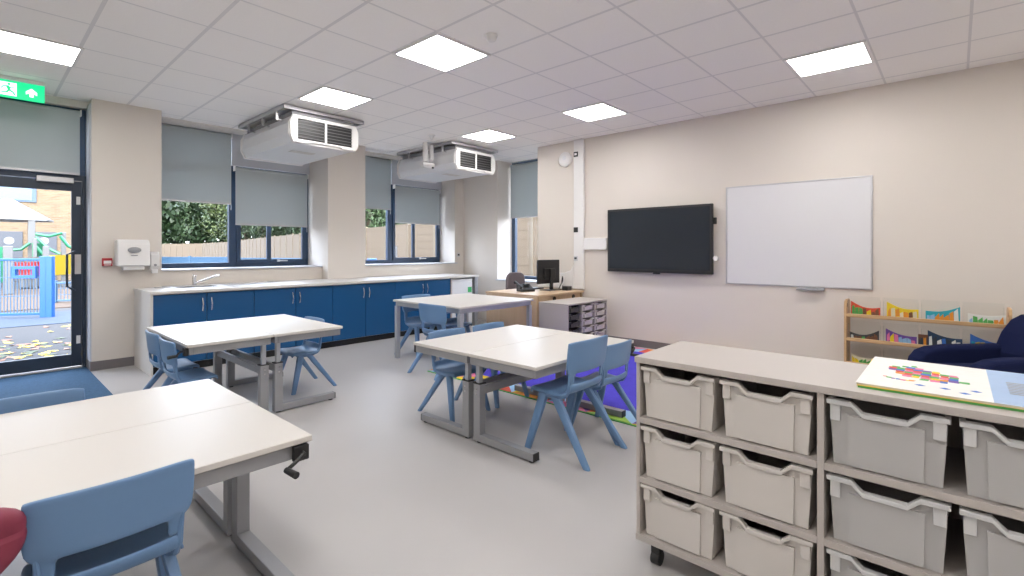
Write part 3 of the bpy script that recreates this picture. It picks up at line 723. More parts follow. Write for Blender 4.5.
# tray storage -------------------------------------------------------------------
def tray_meshes(W, Hh, D, dip, body_m, rim_m, parent):
    """open plastic tray: front towards -Y, base at z=0"""
    w2, b2, tw = W/2, W/2*.90, .003
    rz = .016 if Hh > .1 else .010
    def top(x):
        a = abs(x)/w2
        if a < .36: return Hh-rz-dip
        if a < .56: return Hh-rz-dip*(1-(a-.36)/.20)
        return Hh-rz
    mb = MB()
    xs = [-1, -.56, -.36, .36, .56, 1]
    # front wall follows the dipped rim
    for yy, sgn in ((.012, 1),):
        poly = [(-b2*.98, .002), (b2*.98, .002)]+[(x*w2*.96, top(x*w2)) for x in reversed(xs)]
        mb.prism(poly, yy, yy+tw, 'y')
    mb.prism([(-w2*.60, .006), (w2*.60, .006), (w2*.62, Hh-rz-dip-.001), (-w2*.62, Hh-rz-dip-.001)], .001, .012, 'y')
    for sx in (-1, 1):
        mb.prism([(sx*b2*.98, .002), (sx*(b2*.98-tw), .002), (sx*(w2*.96-tw), Hh-rz), (sx*w2*.96, Hh-rz)][::sx], .012+tw, D-.01, 'y')
    mb.box(-b2*.98, b2*.98, .012+tw, D-.01, .0, .004)
    mb.prism([(-b2*.98, .002), (b2*.98, .002), (w2*.96, Hh-rz), (-w2*.96, Hh-rz)], D-.01, D-.01+tw, 'y')
    mb.build('tray_body', body_m, parent)
    rm = MB()
    low = [(x*w2, top(x*w2)) for x in xs]; up = [(x*w2, top(x*w2)+rz) for x in reversed(xs)]
    rm.prism(low+up, -.010, .016, 'y')
    for sx in (-1, 1): rm.box(min(sx*w2, sx*(w2-.014)), max(sx*w2, sx*(w2-.014)), .016, D, Hh-rz, Hh)
    rm.box(-w2+.014, w2-.014, D-.014, D, Hh-rz, Hh)
    rm.build('tray_rim', rim_m, parent, bevel=.003)
    if Hh > .1:
        for sx in (-1, 1):
            B(min(sx*w2*.94, sx*w2*.74), max(sx*w2*.94, sx*w2*.76), .0, .0115, Hh-.070, Hh-rz-.0005).build('tray_lug', rim_m, parent, bevel=.002)
# trolley in front
ux, uy = 1.91, 1.0
tu = thing('tray_storage_unit', 'pale grey mobile storage unit holding deep trays in front of the rug', 'storage unit', (ux, 0, 0))
Dp = .47
B(-.012, Dp+.0, -.352, 1.003, .852, .877).build('top_panel', M['board'], tu, bevel=.002)
for y in (.985, .322, -.345): B(0, Dp, y, y+(.020 if y == .322 else .015), .1255, .8515).build('upright_panel', M['board'], tu, bevel=.001)
for z in (.10, .345, .597):
    if z == .10: B(-.002, Dp, -.352, 1.003, z, z+.025).build('base_panel', M['board'], tu, bevel=.001)
    else:
        for a, b_ in ((-.3295, .3215), (.3425, .9845)): B(.0, Dp-.005, a, b_, z, z+.024).build('shelf', M['board'], tu, bevel=.001)
B(Dp-.005, Dp, -.3295, .9845, .1255, .8515).build('back_panel', M['board'], tu)
for y in (-.27, .93):
    for x in (.05, Dp-.05):
        cst = B(x-.02, x+.02, y-.02, y+.02, .05, .0995).build('castor', M['black'], tu, bevel=.004)
        MB().cone((x, y-.018, .029), (x, y+.018, .029), .029, .029, 18).build('castor_wheel', M['black'], cst, smooth=True)
first = {}
names_row = {2: 'top', 1: 'middle', 0: 'bottom'}
zrow = [.126, .370, .622]
for rr in (2, 1, 0):
    for cc in range(4):
        clear = cc >= 2
        y = [.830, .507, .163, -.160][cc]
        pos = ['at the rug end', 'beside the clear trays', 'beside the grey trays', 'at the far end under the book'][cc]
        lab = ('cloudy clear' if clear else 'pale grey')+' deep tray in the %s row, %s' % (names_row[rr], pos)
        gr = 'cloudy clear deep trays' if clear else 'pale grey deep trays'
        loc = (ux+.012, y, zrow[rr]); key = clear
        if key not in first:
            tr = thing('storage_tray', lab, 'tray', loc, -pi/2, gr)
            tray_meshes(.306, .214, .42, .030, M['clear'] if clear else M['tray'], M['clearrim'] if clear else M['tray'], tr); first[key] = tr
        else: dup(first[key], loc, -pi/2, lab, gr)
# big books on the unit
bk = thing('picture_book', 'large picture book with coloured patches on white, topmost on the storage unit', 'book', (2.225, -.035, .877))
bx, by = .26, .275
B(-bx, bx, -by, by, .0085, .0145).build('book_pages', M['c_cream'], bk)
B(-bx-.003, bx+.003, -by-.003, by+.003, .0147, .0162).build('book_cover', M['c_wht'], bk)
B(-bx-.003, bx+.003, -by-.003, -.045, .0164, .0166).build('blue_cover_area', M['c_pale'], bk)
cl = [M[k] for k in ('c_red', 'c_yel', 'c_blu', 'c_grn', 'c_org', 'c_pink', 'c_pur')]
R = random.Random(5); pt_ = MB()
def patch(xx, yy, hx, hy, mi):
    o = [R.uniform(-.004, .004) for _ in range(8)]
    pt_.prism([(xx-hx+o[0], yy-hy+o[1]), (xx+hx+o[2], yy-hy+o[3]), (xx+hx+o[4], yy+hy+o[5]), (xx-hx+o[6], yy+hy+o[7])], .0164, .0167, 'z', mi)
for i in range(9):
    for j in range(9):
        yy = .205-j*.0235; xx = -.135+i*.030
        if ((xx-.01-(j-4)*-.012)/.085)**2+((yy-.11)/.105)**2 > 1+.25*sin(i*2.1+j): continue
        patch(xx, yy, .0150, .0117, (i*2+j*3+R.randrange(2)) % 7)
for i in range(7): patch(-.10-.012*i+.0015*i*i, .215-.012*i, .007, .007, (i*3) % 7)
for xx, yy in ((.12, .17), (.14, .15), (.10, .20)): patch(xx, yy, .012, .01, 3)
pt_.build('patchwork_print', cl, bk)
pt_ = MB()
for xx, yy in ((-.17, .12), (-.17, .06), (-.20, .015), (-.15, -.01)): pt_.prism([(xx-.012, yy), (xx, yy-.014), (xx+.012, yy), (xx, yy+.014)], .0164, .0167, 'z')
pt_.build('spot_pattern', M['c_blu'], bk)
pt_ = MB()
for i in range(8): pt_.box(.06-i*.024-.007, .06-i*.024+.006, -.135+R.uniform(0, .01), -.085, .0168, .0170)
pt_.build('text_block', M['grey'], bk)
b2 = thing('closed_book', 'green edged large book underneath the patchwork one on the storage unit', 'book', (2.222, -.03, .877), radians(1.2))
B(-.255, .255, -.272, .272, .0, .0070).build('book_block', [M['c_grn']], b2)
B(-.257, .257, -.275, .275, .0071, .0082).build('book_cover', M['c_yel'], b2)

# low tray unit by the wall
wu = thing('tray_cabinet', 'low pale grey cabinet of shallow trays against the desk', 'storage unit', (5.0, 3.545, 0))
Wc, Dc, Hc = .93, .46, .655
B(-.004, Wc+.004, -.006, Dc, Hc-.02, Hc).build('top_panel', M['board'], wu, bevel=.002)
for x in (0, .304, .608, Wc-.018): B(x, x+.018, 0, Dc, .052, Hc-.0205).build('upright_panel', M['board'], wu, bevel=.001)
B(-.004, Wc+.004, 0, Dc, .032, .0515).build('base_panel', M['board'], wu)
B(.018, Wc-.018, Dc-.006, Dc, .052, Hc-.0205).build('back_panel', M['board'], wu)
for x in (.05, Wc-.05):
    for y in (.06, Dc-.06): MB().lathe([(.02, .013), (.02, .0318)], (x, y, 0), 12).build('cabinet_foot', M['black'], wu, smooth=True)
first2 = {}
cols3 = ['dark column', 'middle column', 'column by the wall']
tier = ['lowest', 'second lowest', 'third lowest', 'third highest', 'second highest', 'topmost']
for cc in range(3):
    for k in range(6):
        dark = cc == 0; key = dark
        loc = (5.0+[.161, .465, .769][cc], 3.553, .062+k*.0955)
        lab = ('dark grey' if dark else 'pale grey')+' shallow tray of the low cabinet, %s in the %s' % (tier[k], cols3[cc])
        gr = 'shallow trays in the low cabinet'
        if key not in first2:
            tr = thing('shallow_tray', lab, 'tray', loc, 0, gr)
            tray_meshes(.276, .080, .42, .018, M['traydark'] if dark else M['tray'], M['traydark'] if dark else M['tray'], tr); first2[key] = tr
        else: dup(first2[key], loc, 0, lab, gr)

# rug ----------------------------------------------------------------------------
rg = thing('play_rug', 'violet blue play rug with a border of coloured shapes', 'rug', (3.37, 1.40, 0))
RX, RY, bw = 2.74, 2.86, .27
B(0, RX, 0, RY, .0, .008).build('rug_backing', M['c_grn'], rg)
B(bw, RX-bw, bw, RY-bw, .0082, .012).build('rug_field', M['purple'], rg)
bd = MB(); order = [2, 1, 0, 3, 4, 5, 1, 2, 0, 6]
def border(fn, n, L_):
    st = L_/n
    for i in range(n):
        a, b_ = i*st, (i+1)*st; mid = (a+b_)/2
        bd.prism([fn(a, .012), fn(b_, .012), fn(mid+.05, bw*.55), fn(mid-.05, bw*.55)], .0082, .0115, 'z', order[i % 10])
        bd.prism([fn(a, .012), fn(mid-.05, bw*.55), fn(mid-.02, bw), fn(a-.0, bw)], .0082, .0112, 'z', order[(i+3) % 10])
        bd.prism([fn(mid+.05, bw*.55), fn(b_, .012), fn(b_, bw), fn(mid-.02, bw)], .0082, .0112, 'z', order[(i+5) % 10])
border(lambda u, v: (v, RY-u), 7, RY); border(lambda u, v: (RX-v, u), 7, RY)
border(lambda u, v: (bw+u, RY-v) if False else (bw+u, RY-v), 5, RX-2*bw); border(lambda u, v: (bw+u, v), 5, RX-2*bw)
bd.build('rug_border', [M['c_red'], M['c_yel'], M['c_sky'], M['c_org'], M['c_pink'], M['c_lime'], M['c_pur']], rg)

# ------------------------------------------------------------------ wall mounted things on the board wall
tv = thing('flat_screen', 'large black flat screen mounted on the cream wall', 'screen', (6.21, 2.922, 1.03))
B(-.09, -.045, -.73, .73, 0, .872).build('screen_bezel', M['bezel'], tv, bevel=.004)
B(-.0925, -.0905, -.70, .70, .045, .842).build('display', M['screen'], tv)
B(-.045, -.001, -.35, .35, .2, .7).build('wall_mount', M['black'], tv)
B(-.10, -.05, -.04, .04, -.018, -.0005).build('sensor_bar', M['bezel'], tv, bevel=.004)
MB().lathe([(.03, -.035), (.03, .0)], (-.05, -.765, .20), 14, axis='x').build('side_plug', M['white'], tv, smooth=True)
B(-.06, -.02, -.76, -.7305, .62, .70).build('side_port', M['black'], tv, bevel=.004)
wb = thing('whiteboard', 'large blank whiteboard in a slim aluminium frame', 'whiteboard', (6.21, 1.34, .922))
B(-.016, -.001, -.70, .70, .015, 1.155).build('writing_surface', M['wb'], wb)
fm = MB().box(-.02, -.001, -.718, .718, 0, .0148).box(-.02, -.001, -.718, .718, 1.1552, 1.17).box(-.02, -.001, -.718, -.7002, .0148, 1.1552).box(-.02, -.001, .7002, .718, .0148, 1.1552)
fm.build('board_frame', M['alu'], wb, bevel=.002)
pt2 = MB().prism([(-.001, -.0005), (-.001, -.03), (-.07, -.03), (-.07, -.018), (-.02, -.0005)], -.305, -.045, 'y')
pt2.build('pen_tray', M['grey'], wb, bevel=.001)
tk = thing('cable_trunking', 'white cable trunking climbing the wall beside the screen', 'trunking', (6.21, 0, 0))
B(-.04, -.001, 4.09, 4.27, .745, 2.999).build('vertical_duct', M['white'], tk, bevel=.008)
B(-.04, -.001, 3.70, 4.0895, 1.335, 1.51).build('horizontal_duct', M['white'], tk, bevel=.008)
MB().prism([(4.2705, .745), (4.95, .745), (4.99, .79), (4.99, .98), (4.45, .98), (4.33, 1.02), (4.2705, 1.12)], -.04, -.001, 'x').build('desk_duct', M['white'], tk, bevel=.006)
for z, l in ((2.74, 'small black socket at the head of the white trunking'), (1.60, 'black square control on the white trunking above the screen duct'), (1.17, 'steel socket on the white trunking below the screen duct')):
    socket('wall_socket', l, 'socket', (6.169, 4.225, z), -pi/2, M['black'] if z > 1.3 else M['steel'], .075, .075, M['white'] if z > 2 else M['black'])
ck = thing('wall_speaker', 'round white wall unit high beside the trunking', 'wall unit', (6.21, 4.44, 2.73))
MB().lathe([(.115, -.001), (.115, -.03), (.10, -.042), (.03, -.045)], (0, 0, 0), 32, axis='x').build('round_case', M['white'], ck, smooth=True)
MB().lathe([(.035, -.046), (.03, -.052)], (0, 0, .02), 20, axis='x').build('round_badge', M['appl'], ck, smooth=True)

# ------------------------------------------------------------------ book rack
rk = thing('display_rack', 'low birch rack with clear pockets of picture books behind the navy armchair', 'book rack', (5.93, .24, 0))
HW = .59
for y in (-HW, HW-.022):
    poly = [(0, 0), (.25, 0), (.25, .80), (.20, .83), (.06, .83), (.02, .82), (0, .78)]
    sp = MB().prism(poly, y, y+.022, 'y').build('side_panel', M['rack'], rk, bevel=.004)
    MB().lathe([(.022, y-.001), (.022, y+.023)], (.05, 0, .775), 16, axis='y').build('hand_hole', M['c_brown'], sp, smooth=True)
for z in (.185, .425, .665):
    B(.0, .022, -HW+.0225, HW-.0225, z, z+.030).build('shelf_rail', M['rack'], rk, bevel=.003)
    B(.0225, .16, -HW+.0225, HW-.0225, z-.008, z+.004).build('shelf_board', M['rack'], rk)
for z in (.20, .44, .68):
    for k in range(4):
        y0_ = -HW+.045+k*.282
        pk = MB().box(.028, .031, y0_, y0_+.262, z-.005, z+.19).box(.031, .12, y0_, y0_+.003, z-.005, z+.15).box(.031, .12, y0_+.259, y0_+.262, z-.005, z+.15)
        pk.build('clear_pocket', M['acryl'], rk)
GB = 'picture books standing in the display rack'
def mag(y, z, w, base, cols, label, tl, tr, sag=.03, h=.09):
    y -= .030; up = 1.28 if z > .6 else 1.12; tl *= up; tr *= up; sag *= 1.1
    """sagging book leaning in a pocket; y centre, tl/tr heights at its two top corners"""
    b_ = thing('rack_book', label, 'book', (5.93+.055, y, z), 0, GB)
    n = 12; top = []
    for i in range(n+1):
        u = i/n; top.append((-w/2+w*u, tr+(tl-tr)*u-sag*sin(pi*u)))
    mb = MB().prism([(-w/2, 0), (w/2, 0)]+top[::-1], 0, .010, 'x'); mb.build('book_cover', base, b_)
    pr = MB(); Rr = random.Random(label)
    def hgt(u): return tr+(tl-tr)*u-sag*sin(pi*u)
    us = [.04, .17, .30, .46, .58, .72, .86, .96]
    for i in range(7):
        u0, u1 = us[i], us[i+1]; lo = Rr.uniform(.0, .3); hi = Rr.uniform(.55, .95)
        pr.prism([(-w/2+w*u0, hgt(u0)*lo), (-w/2+w*u1, hgt(u1)*lo*.6), (-w/2+w*u1, hgt(u1)*Rr.uniform(.4, .9)), (-w/2+w*(u0+.02), hgt(u0)*hi)], -.0012, -.0002, 'x', Rr.randrange(len(cols)))
    pr.build('cover_print', cols, b_)
    return b_
mag(.690, .671, .235, M['c_red'], [M['c_yel'], M['c_brown'], M['c_grn']], 'red and brown picture book in the top pocket nearest the rack end', .115, .075)
mag(.405, .671, .235, M['c_yel'], [M['c_cream'], M['c_brown'], M['c_org']], 'yellow picture book with brown top edge in the upper tier', .125, .080, .025)
mag(.120, .671, .235, M['c_teal'], [M['c_sky'], M['c_wht'], M['c_org']], 'turquoise picture book in the upper tier of the rack', .075, .115, .020)
mag(-.165, .671, .235, M['c_wht'], [M['c_grn'], M['c_sky'], M['c_org']], 'white and green picture book in the upper tier behind the armchair', .075, .075, .012)
mag(.700, .431, .235, M['traydark'], [M['c_wht'], M['c_brown'], M['c_grn']], 'dark grey picture book in the middle tier nearest the rack end', .070, .100, .035)
mag(.415, .431, .230, M['c_pur'], [M['c_yel'], M['c_pink'], M['c_sky']], 'purple picture book with yellow and pink shapes in the middle tier', .125, .075, .020)
mag(.255, .431, .070, M['c_brown'], [M['c_dark'], M['c_org']], 'narrow brown book squeezed between the purple and navy ones', .10, .10, .0)
mag(.105, .431, .235, M['c_navy'], [M['c_wht'], M['c_dark'], M['c_blu']], 'navy picture book with white script in the middle tier', .140, .090, .020)
mag(-.180, .431, .235, M['c_blu'], [M['c_yel'], M['c_teal']], 'blue picture book in the middle tier behind the armchair', .140, .080, .020)
mag(.690, .191, .235, M['c_cream'], [M['c_yel'], M['c_grn']], 'cream and yellow picture book in the lowest tier of the rack', .09, .07, .02)
mag(.405, .191, .235, M['c_wht'], [M['c_blu'], M['c_yel']], 'white picture book in the lowest tier, mostly behind the storage unit', .08, .06, .02)

# ------------------------------------------------------------------ armchair
ar = thing('armchair', 'navy fabric armchair between the book rack and the storage unit', 'armchair', (5.33, -.18, 0), radians(42.6))
def soft(mb, name, bevel=.04): return mb.build(name, M['navy'], ar, bevel=bevel, seg=4, smooth=False)
soft(B(-.23, .23, -.30, .30, .06, .30), 'seat_base', .03)
soft(B(-.185, .185, -.20, .33, .305, .42), 'seat_cushion', .045)
for sx in (-1, 1):
    x0, x1 = sorted((sx*.19, sx*.32))
    poly = [(-.36, .07), (.34, .07), (.37, .20), (.385, .38), (.37, .44), (.32, .50), (.24, .53), (.10, .545), (-.15, .55), (-.36, .555)]
    a_ = MB().prism(poly[::-1] if False else poly, x0, x1, 'x'); soft(a_, 'arm', .035)
bkp = MB().prism([(-.46, .06), (-.24, .06), (-.29, .50), (-.36, .66), (-.44, .76), (-.52, .80), (-.58, .78), (-.59, .70), (-.55, .40)], -.27, .27, 'x')
soft(bkp, 'backrest', .04)
for sx in (-1, 1):
    for y in (-.30, .26): MB().cone((sx*.2, y, 0), (sx*.2, y, .065), .015, .022, 12).build('leg', M['black'], ar, smooth=True)

# ------------------------------------------------------------------ outdoors
struct('ground', B(-30, 80, 7.75, 160, -.25, -.03), M['asphalt'], 'grey playground asphalt outside')
struct('ground_side', B(7.62, 60, -10, 7.75, -.25, -.03), M['asphalt'], 'grey asphalt outside the side window')
tag(B(-9, 6, 15.5, 24, -.03, -.012).build('safety_surface', M['rubber']), 'brown safety surface around the play frame', 'surface')
tag(B(-9, 5, 12.2, 14.6, -.03, -.018).build('painted_court', M['padblue']), 'blue painted strip across the playground asphalt', 'surface')
# building opposite
bd_ = thing('brick_building', 'long buff brick building across the playground', 'building', (0, 30, 0))
B(-16, 5.2, 0, 6, -.03, 7.5).build('brick_wall', M['brick'], bd_)
for x0, x1, lab in ((-14, 1.9, 0),):
    wf = B(x0, x1, -.05, -.001, 3.45, 5.0).build('window_band', M['frame'], bd_)
    for k in range(8): B(x0+.08+k*1.98, x0+k*1.98+1.9, -.07, -.051, 3.53, 4.92).build('pane', M['screen'] if False else mat('sky reflecting glass', (.055, .10, .15), .3), wf)
def play_door(x):
    dr = B(x, x+.85, -.06, -.001, 0, 2.15).build('building_door', M['extdoor'], bd_, bevel=.01)
    MB().lathe([(.16, -.066), (.16, -.061)], (x+.43, 0, 1.75), 18, axis='y').build('porthole', M['extmark'], dr)
play_door(.62); play_door(1.72)
B(-16, 5.3, -.25, 6.1, 7.5, 7.7).build('roof_edge', M['doorframe'], bd_)

# helper: point at given direction pixel ratio u and depth
S_, C_ = sin(.827), cos(.827)
def at(px, d, z=0):
    u = (px-505.3)/489.8; return Vector((d*(S_+u*C_), d*(C_-u*S_), z))
# play frame
pf = thing('playground_climber', 'multicoloured playground climbing frame under a white canopy', 'play frame', (0, 0, 0))
dF = 17.0
def zpx(y, d): return 1.325+(250.5-y)*d/489.8
def post(px, d, ytop, w, m=M['pggry'], nm='post'):
    c = at(px, d); return B(c.x-w/2, c.x+w/2, c.y-w/2, c.y+w/2, -.012, zpx(ytop, d)).build(nm, m, pf, bevel=.02)
post(31.5, 18, 217, .20); post(-12, 18, 217, .2); post(8, 15, 246, .22); post(46, 16, 246, .16); post(63.5, 18, 232, .14); post(35, 17, 238, .1)
def panel(p0, p1, z0, z1, t, m, nm):
    a, b_ = Vector(p0), Vector(p1); d = (b_-a); L_ = d.length; an = math.atan2(d.y, d.x)
    o = B(0, L_, -t/2, t/2, 0, z1-z0).build(nm, m, pf, bevel=.01); o.location = (a.x, a.y, z0); o.rotation_euler = (0, 0, an); return o
a, b_ = at(10, 15.2), at(47, 16.2); panel(a, b_, zpx(276, 15.6), zpx(262, 15.6), .05, M['pgred'], 'red_panel'); panel(a, b_, zpx(260.5, 15.6), zpx(257.5, 15.6), .10, M['rubber'], 'deck_edge')
a, b_ = at(49, 17), at(75, 18.6); panel(a, b_, zpx(275, 17.6), zpx(255, 17.6), .06, M['pgyel'], 'yellow_panel')
a, b_ = at(33, 17.4), at(45, 18.2); panel(a, b_, zpx(257, 17.6), zpx(243, 17.6), .05, M['pggrn'], 'green_panel')
a, b_ = at(-8, 15.5), at(5, 15.8); panel(a, b_, zpx(283, 15.6), zpx(247, 15.6), .05, M['pggrn'], 'green_panel')
for (x0, y0_, x1, y1_) in ((36, 237, 60, 254), (33, 243, 50, 258), (12, 250, 30, 243), (60, 236, 76, 250), (36, 234, 62, 233)):
    pa, pb = at(x0, 17.5, zpx(y0_, 17.5)), at(x1, 17.8, zpx(y1_, 17.8)); mid = (pa+pb)/2; mid.z -= .10
    MB().tube([pa, mid, pb], .05, 8).build('guard_rail', M['pggrn'], pf, smooth=True)
c = at(31, 17.3); B(c.x-.3, c.x+.3, c.y-.3, c.y+.3, zpx(289, 17), zpx(273, 17)).build('play_drum', M['pggry'], pf, bevel=.08)
cc = at(8, 18.2); cn = MB(); zr, zt2 = zpx(219, 18.2), zpx(199, 18.2); n = 6; rad = 1.35
vs = [(cc.x+rad*cos(2*pi*k/n+.3), cc.y+rad*sin(2*pi*k/n+.3), zr) for k in range(n)]+[(cc.x+.15*cos(2*pi*k/n+.3), cc.y+.15*sin(2*pi*k/n+.3), zt2) for k in range(n)]
vs += [(x, y, z-.06) for x, y, z in vs[:n]]
cn.add(vs, [(k, (k+1) % n, (k+1) % n+n, k+n) for k in range(n)]+[tuple(range(n, 2*n)), tuple(range(3*n-1, 2*n-1, -1))]+[(2*n+k, 2*n+(k+1) % n, (k+1) % n, k) for k in range(n)])
cn.build('canopy', mat('white canopy sheet', (0.1270, 0.1361, 0.1421), .4), pf)
# blue gate / railings
def railing(px0, d0, px1, d1, z0, z1, m, n, label, name='playground_railing', r_=.02, posts=(), gp=None):
    a, b_ = at(px0, d0), at(px1, d1); rt = thing(name, label, 'fence', (a.x, a.y, -.03)); v = b_-a; L_ = v.length; rt.rotation_euler = (0, 0, math.atan2(v.y, v.x))
    MB().box(0, L_, -.025, .025, z1-.05, z1).build('top_rail', m, rt, bevel=.008)
    MB().box(0, L_, -.025, .025, z0, z0+.05).build('bottom_rail', m, rt, bevel=.008)
    br = MB()
    bw_ = .006 if n < 50 else .035
    for i in range(1, n): br.box(L_*i/n-bw_, L_*i/n+bw_, -.006, .006, z0+.05, z1-.05)
    for k in (.33, .66): br.box(0, L_, -.005, .005, z0+(z1-z0)*k, z0+(z1-z0)*k+.012)
    br.build('mesh_infill', M['pgsky'], rt)
    for p_ in posts: MB().box(L_*p_-.06, L_*p_+.06, -.05, .05, 0, z1+.04).build('fence_post', m, rt, bevel=.01)
    return rt, L_
g1, L1 = railing(-30, 9.6, 50, 9.9, .06, 1.20, M['pgblue'], 24, 'bright blue railing gate between the door and the play frame', 'blue_gate', posts=(0, .93, 1.0))
lb = MB().box(L1-.62, L1-.22, -.05, .05, .80, .86).box(L1-.62, L1-.22, -.05, .05, .98, 1.04).box(L1-.62, L1-.56, -.05, .05, .86, .98).box(L1-.28, L1-.22, -.05, .05, .86, .98)
lb.build('latch_frame', M['pgblue'], g1)
railing(54, 12.5, 120, 13.0, .05, .55, M['pgsky'], 20, 'low pale blue railing beyond the gate', posts=(0, 1))
railing(148, 26, 232, 25.5, .05, 1.02, M['pgsky'], 90, 'pale blue railing far off outside the window over the sink', posts=(0, .5, 1))
railing(228, 25.5, 330, 24, .05, .98, M['pgsky'], 60, 'pale blue railing far off beyond the casement', posts=(0, 1))
pb = at(372, 14); tag(B(pb.x-.10, pb.x+.10, pb.y-.1, pb.y+.1, -.03, 1.1).build('blue_bollard', M['pgblue'], bevel=.02), 'short blue bollard outside the window past the middle pier', 'bollard')
for px_, d_, l in ((395, 13, 'pale green playground post seen through the corner bay window'),):
    pb = at(px_, d_); tag(MB().cone((pb.x, pb.y, -.03), (pb.x, pb.y, 1.45), .06, .06, 12).build('playground_post', M['pggry'], smooth=True), l, 'post')
# timber fence
pts = [(11.6, 3.0), (11.7, 8.0), (12.0, 14.7), (12.7, 20.7), (14.4, 31.4), (18.0, 50.0), (21.9, 67.8), (23.8, 85.0), (20.0, 101.0), (8.0, 108.0)]
tf = thing('timber_fence', 'tall timber fence of slatted panels running past the windows', 'fence', (0, 0, 0))
bays = []
for (xa, ya), (xb, yb) in zip(pts[:-1], pts[1:]):
    L_ = math.hypot(xb-xa, yb-ya); n = max(1, round(L_/1.85))
    for i in range(n): bays.append(((xa+(xb-xa)*i/n, ya+(yb-ya)*i/n), (xa+(xb-xa)*(i+1)/n, ya+(yb-ya)*(i+1)/n)))
for i, (p0, p1) in enumerate(bays):
    v = Vector((p1[0]-p0[0], p1[1]-p0[1])); L_ = v.length; an = math.atan2(v.y, v.x)-pi/2
    sl = MB(); hh = 2.42+.04*((i*7) % 3-1)
    for k in range(17): sl.box(-.012 if k % 2 else -.02, .006, .04, L_-.04, .05+k*.139, .05+k*.139+.152)
    sl.box(-.03, .02, .04, L_-.04, hh-.04, hh)
    o = sl.build('slat_panel', M['fence'], tf); o.location = (p0[0], p0[1], -.03); o.rotation_euler = (0, 0, an)
    o = B(-.05, .05, -.05, .05, 0, hh+.06).build('fence_post', M['fencepost'], tf); o.location = (p0[0], p0[1], -.03); o.rotation_euler = (0, 0, an)
# trees
def foliage(seed, m, n=9000, rx=2.6, rz=2.8, z=4.2):
    R = random.Random(seed); mb = MB()
    blobs = [(Vector((R.uniform(-1, 1)*rx*.7, R.uniform(-1, 1)*rx*.7, z+R.uniform(-1, 1)*rz*.75)), R.uniform(.7, 1.35)) for _ in range(26)]
    for i in range(n):
        c, r = R.choice(blobs); d = Vector((R.gauss(0, 1), R.gauss(0, 1), R.gauss(0, 1))).normalized()
        p = c+d*r*R.uniform(.75, 1.05); s = R.uniform(.06, .13)
        a = Vector((R.gauss(0, 1), R.gauss(0, 1), R.gauss(0, 1))).normalized(); b_ = a.cross(d+Vector((.01, .02, .3))).normalized()
        mb.add([p-a*s, p+b_*s*.5, p+a*s, p-b_*s*.5], [(0, 1, 2, 3)])
    return mb
kinds = [(11, 'leaf', 'bushy mid green tree'), (12, 'leaf2', 'yellow green tree'), (13, 'leaf3', 'deep green tree')]
protos = []
def tree(kind, loc, sc_, label):
    if len(protos) <= kind:
        s_, m_, _ = kinds[kind]; r = thing('garden_tree', label, 'tree', loc, 0, 'trees growing beyond the timber fence')
        MB().tube([(0, 0, -.05), (.05, .02, 1.4), (-.05, .05, 3.2), (.1, 0, 5)], [.17, .13, .10, .05], 9).build('trunk', M['bark'], r, smooth=True)
        foliage(s_, None).build('foliage', M[m_], r); protos.append(r)
    else: r = dup(protos[kind], loc, random.uniform(0, 6), label)
    r.scale = (sc_,)*3; return r
spots = [(0, 152, 126, 3.2), (1, 178, 122, 3.0), (2, 202, 120, 3.2), (0, 224, 106, 2.9), (1, 246, 84, 2.4), (2, 264, 76, 2.3), (0, 285, 54, 1.8), (2, 307, 50, 1.8), (1, 136, 130, 3.0), (0, 330, 42, 1.6), (0, 368, 31, 1.25), (1, 392, 36, 1.3), (2, 420, 36, 1.1)]
where = ['at the far end of the fence line', 'above the far fence panels near the pier', 'behind the blue railings', 'over the sink tap', 'standing mid way along the fence', 'at the window mullion', 'behind the first casement', 'behind the casement post', 'furthest of all down the fence', 'hidden mostly by the middle pier', 'just past the middle pier', 'behind the corner bay mullion', 'low behind the corner bay fence']
for (k, px_, d_, s_), wh in zip(spots, where):
    p_ = at(px_, d_); tree(k, (p_.x, p_.y, -.03), s_, kinds[k][2]+' '+wh)
# hedge mass behind trees
hg = MB(); R = random.Random(3)
path = [(30, 30), (38, 66), (38, 105), (24, 138), (-4, 142)]
for i in range(22000):
    j = R.randrange(4); t_ = R.random(); p_ = Vector((path[j][0]*(1-t_)+path[j+1][0]*t_+R.uniform(-2, 2), path[j][1]*(1-t_)+path[j+1][1]*t_+R.uniform(-2, 2), R.uniform(-.1, 13+2*sin(t_*9)))); s = R.uniform(.5, .95)
    a = Vector((R.gauss(0, 1), R.gauss(0, 1), R.gauss(0, 1))).normalized(); b_ = a.cross(Vector((.3, .2, .9))).normalized()
    hg.add([p_-a*s, p_+b_*s*.6, p_+a*s, p_-b_*s*.6], [(0, 1, 2, 3)])
tag(hg.build('woodland_foliage', M['leaf3']), 'dense dark green woodland closing the view behind the fence', 'foliage', kind='stuff')
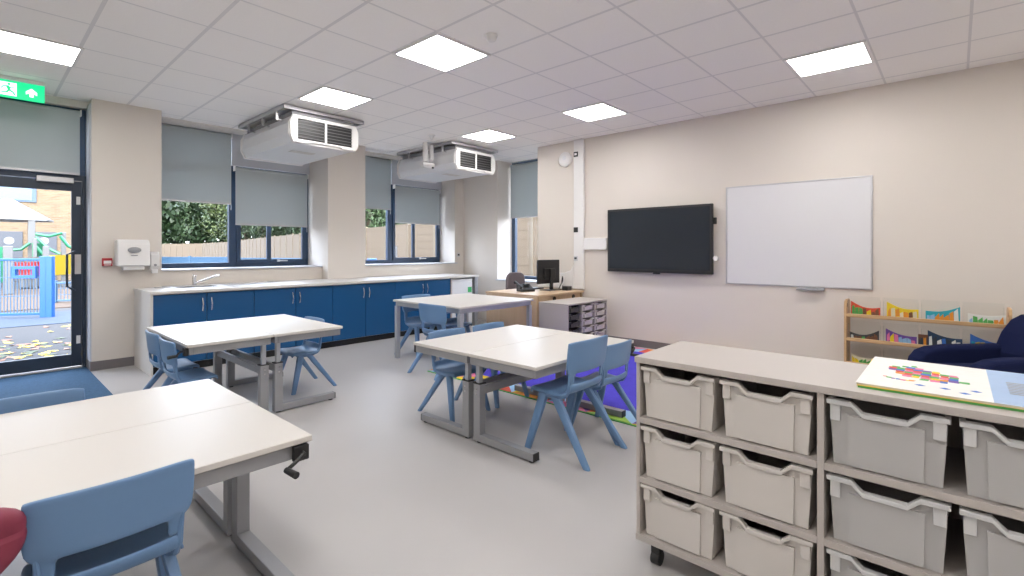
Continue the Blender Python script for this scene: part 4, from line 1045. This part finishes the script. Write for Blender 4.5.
# fallen leaves
lv = MB(); R = random.Random(9)
for i in range(420):
    if R.random() < .7: x, y = R.gauss(.1, 1.1), R.uniform(8.2, 9.9)
    else: x, y = R.uniform(-2, 2.5), R.uniform(7.9, 12)
    if y < 7.9: continue
    s = R.uniform(.04, .10); a = R.uniform(0, 6.28); z = -.028
    q_ = [(x+s*cos(a), y+s*sin(a), z+R.uniform(0, .02)), (x+s*.6*cos(a+1.5), y+s*.6*sin(a+1.5), z), (x-s*cos(a), y-s*sin(a), z+R.uniform(0, .02)), (x-s*.6*cos(a+1.5), y-s*.6*sin(a+1.5), z)]
    lv.add(q_, [(0, 1, 2, 3)], R.randrange(3))
tag(lv.build('fallen_leaves', [M['leaf2'], M['c_yel'], M['c_brown']]), 'yellow and green autumn leaves scattered outside the glazed door', 'leaves', kind='stuff')

# ------------------------------------------------------------------ world, camera, colour
w = bpy.data.worlds.new('sky'); sc.world = w; w.use_nodes = True; nt = w.node_tree
bg = nt.nodes['Background']; sk_ = nt.nodes.new('ShaderNodeTexSky'); sk_.sky_type = 'NISHITA'; sk_.sun_disc = False
sk_.sun_elevation = radians(40); sk_.sun_rotation = radians(200); sk_.air_density = 1.0; sk_.dust_density = 3.0; sk_.ozone_density = 1.2
mx = nt.nodes.new('ShaderNodeMix'); mx.data_type = 'RGBA'; mx.inputs[0].default_value = .55; mx.inputs[7].default_value = (5.9, 6.1, 6.5, 1)
nt.links.new(sk_.outputs[0], mx.inputs[6]); nt.links.new(mx.outputs[2], bg.inputs['Color']); bg.inputs['Strength'].default_value = 1.15
sun = bpy.data.lights.new('soft_sun', 'SUN'); sun.energy = .9; sun.angle = radians(12); sun.color = (1, .95, .88)
so = bpy.data.objects.new('soft_sun', sun); COL.objects.link(so); so.rotation_euler = (radians(50), 0, radians(-25))

cam = bpy.data.cameras.new('camera'); co = bpy.data.objects.new('camera', cam); COL.objects.link(co); sc.camera = co
cam.sensor_width = 36; cam.lens = 36*489.8/1024; cam.shift_x = (512-505.3)/1024; cam.shift_y = -(288-250.5)/1024
cam.clip_start = .02; cam.clip_end = 300
co.location = (0, 0, 1.325); co.rotation_euler = (pi/2, 0, -.827)
sc.view_settings.view_transform = 'Standard'; sc.view_settings.look = 'None'; sc.view_settings.gamma = 1; sc.view_settings.use_curve_mapping = False
sc.view_settings.exposure = 1.02
sc.cycles.use_denoising = True
sc.cycles.max_bounces = 10; sc.cycles.diffuse_bounces = 6; sc.cycles.transparent_max_bounces = 24
sc.cycles.sample_clamp_indirect = 4
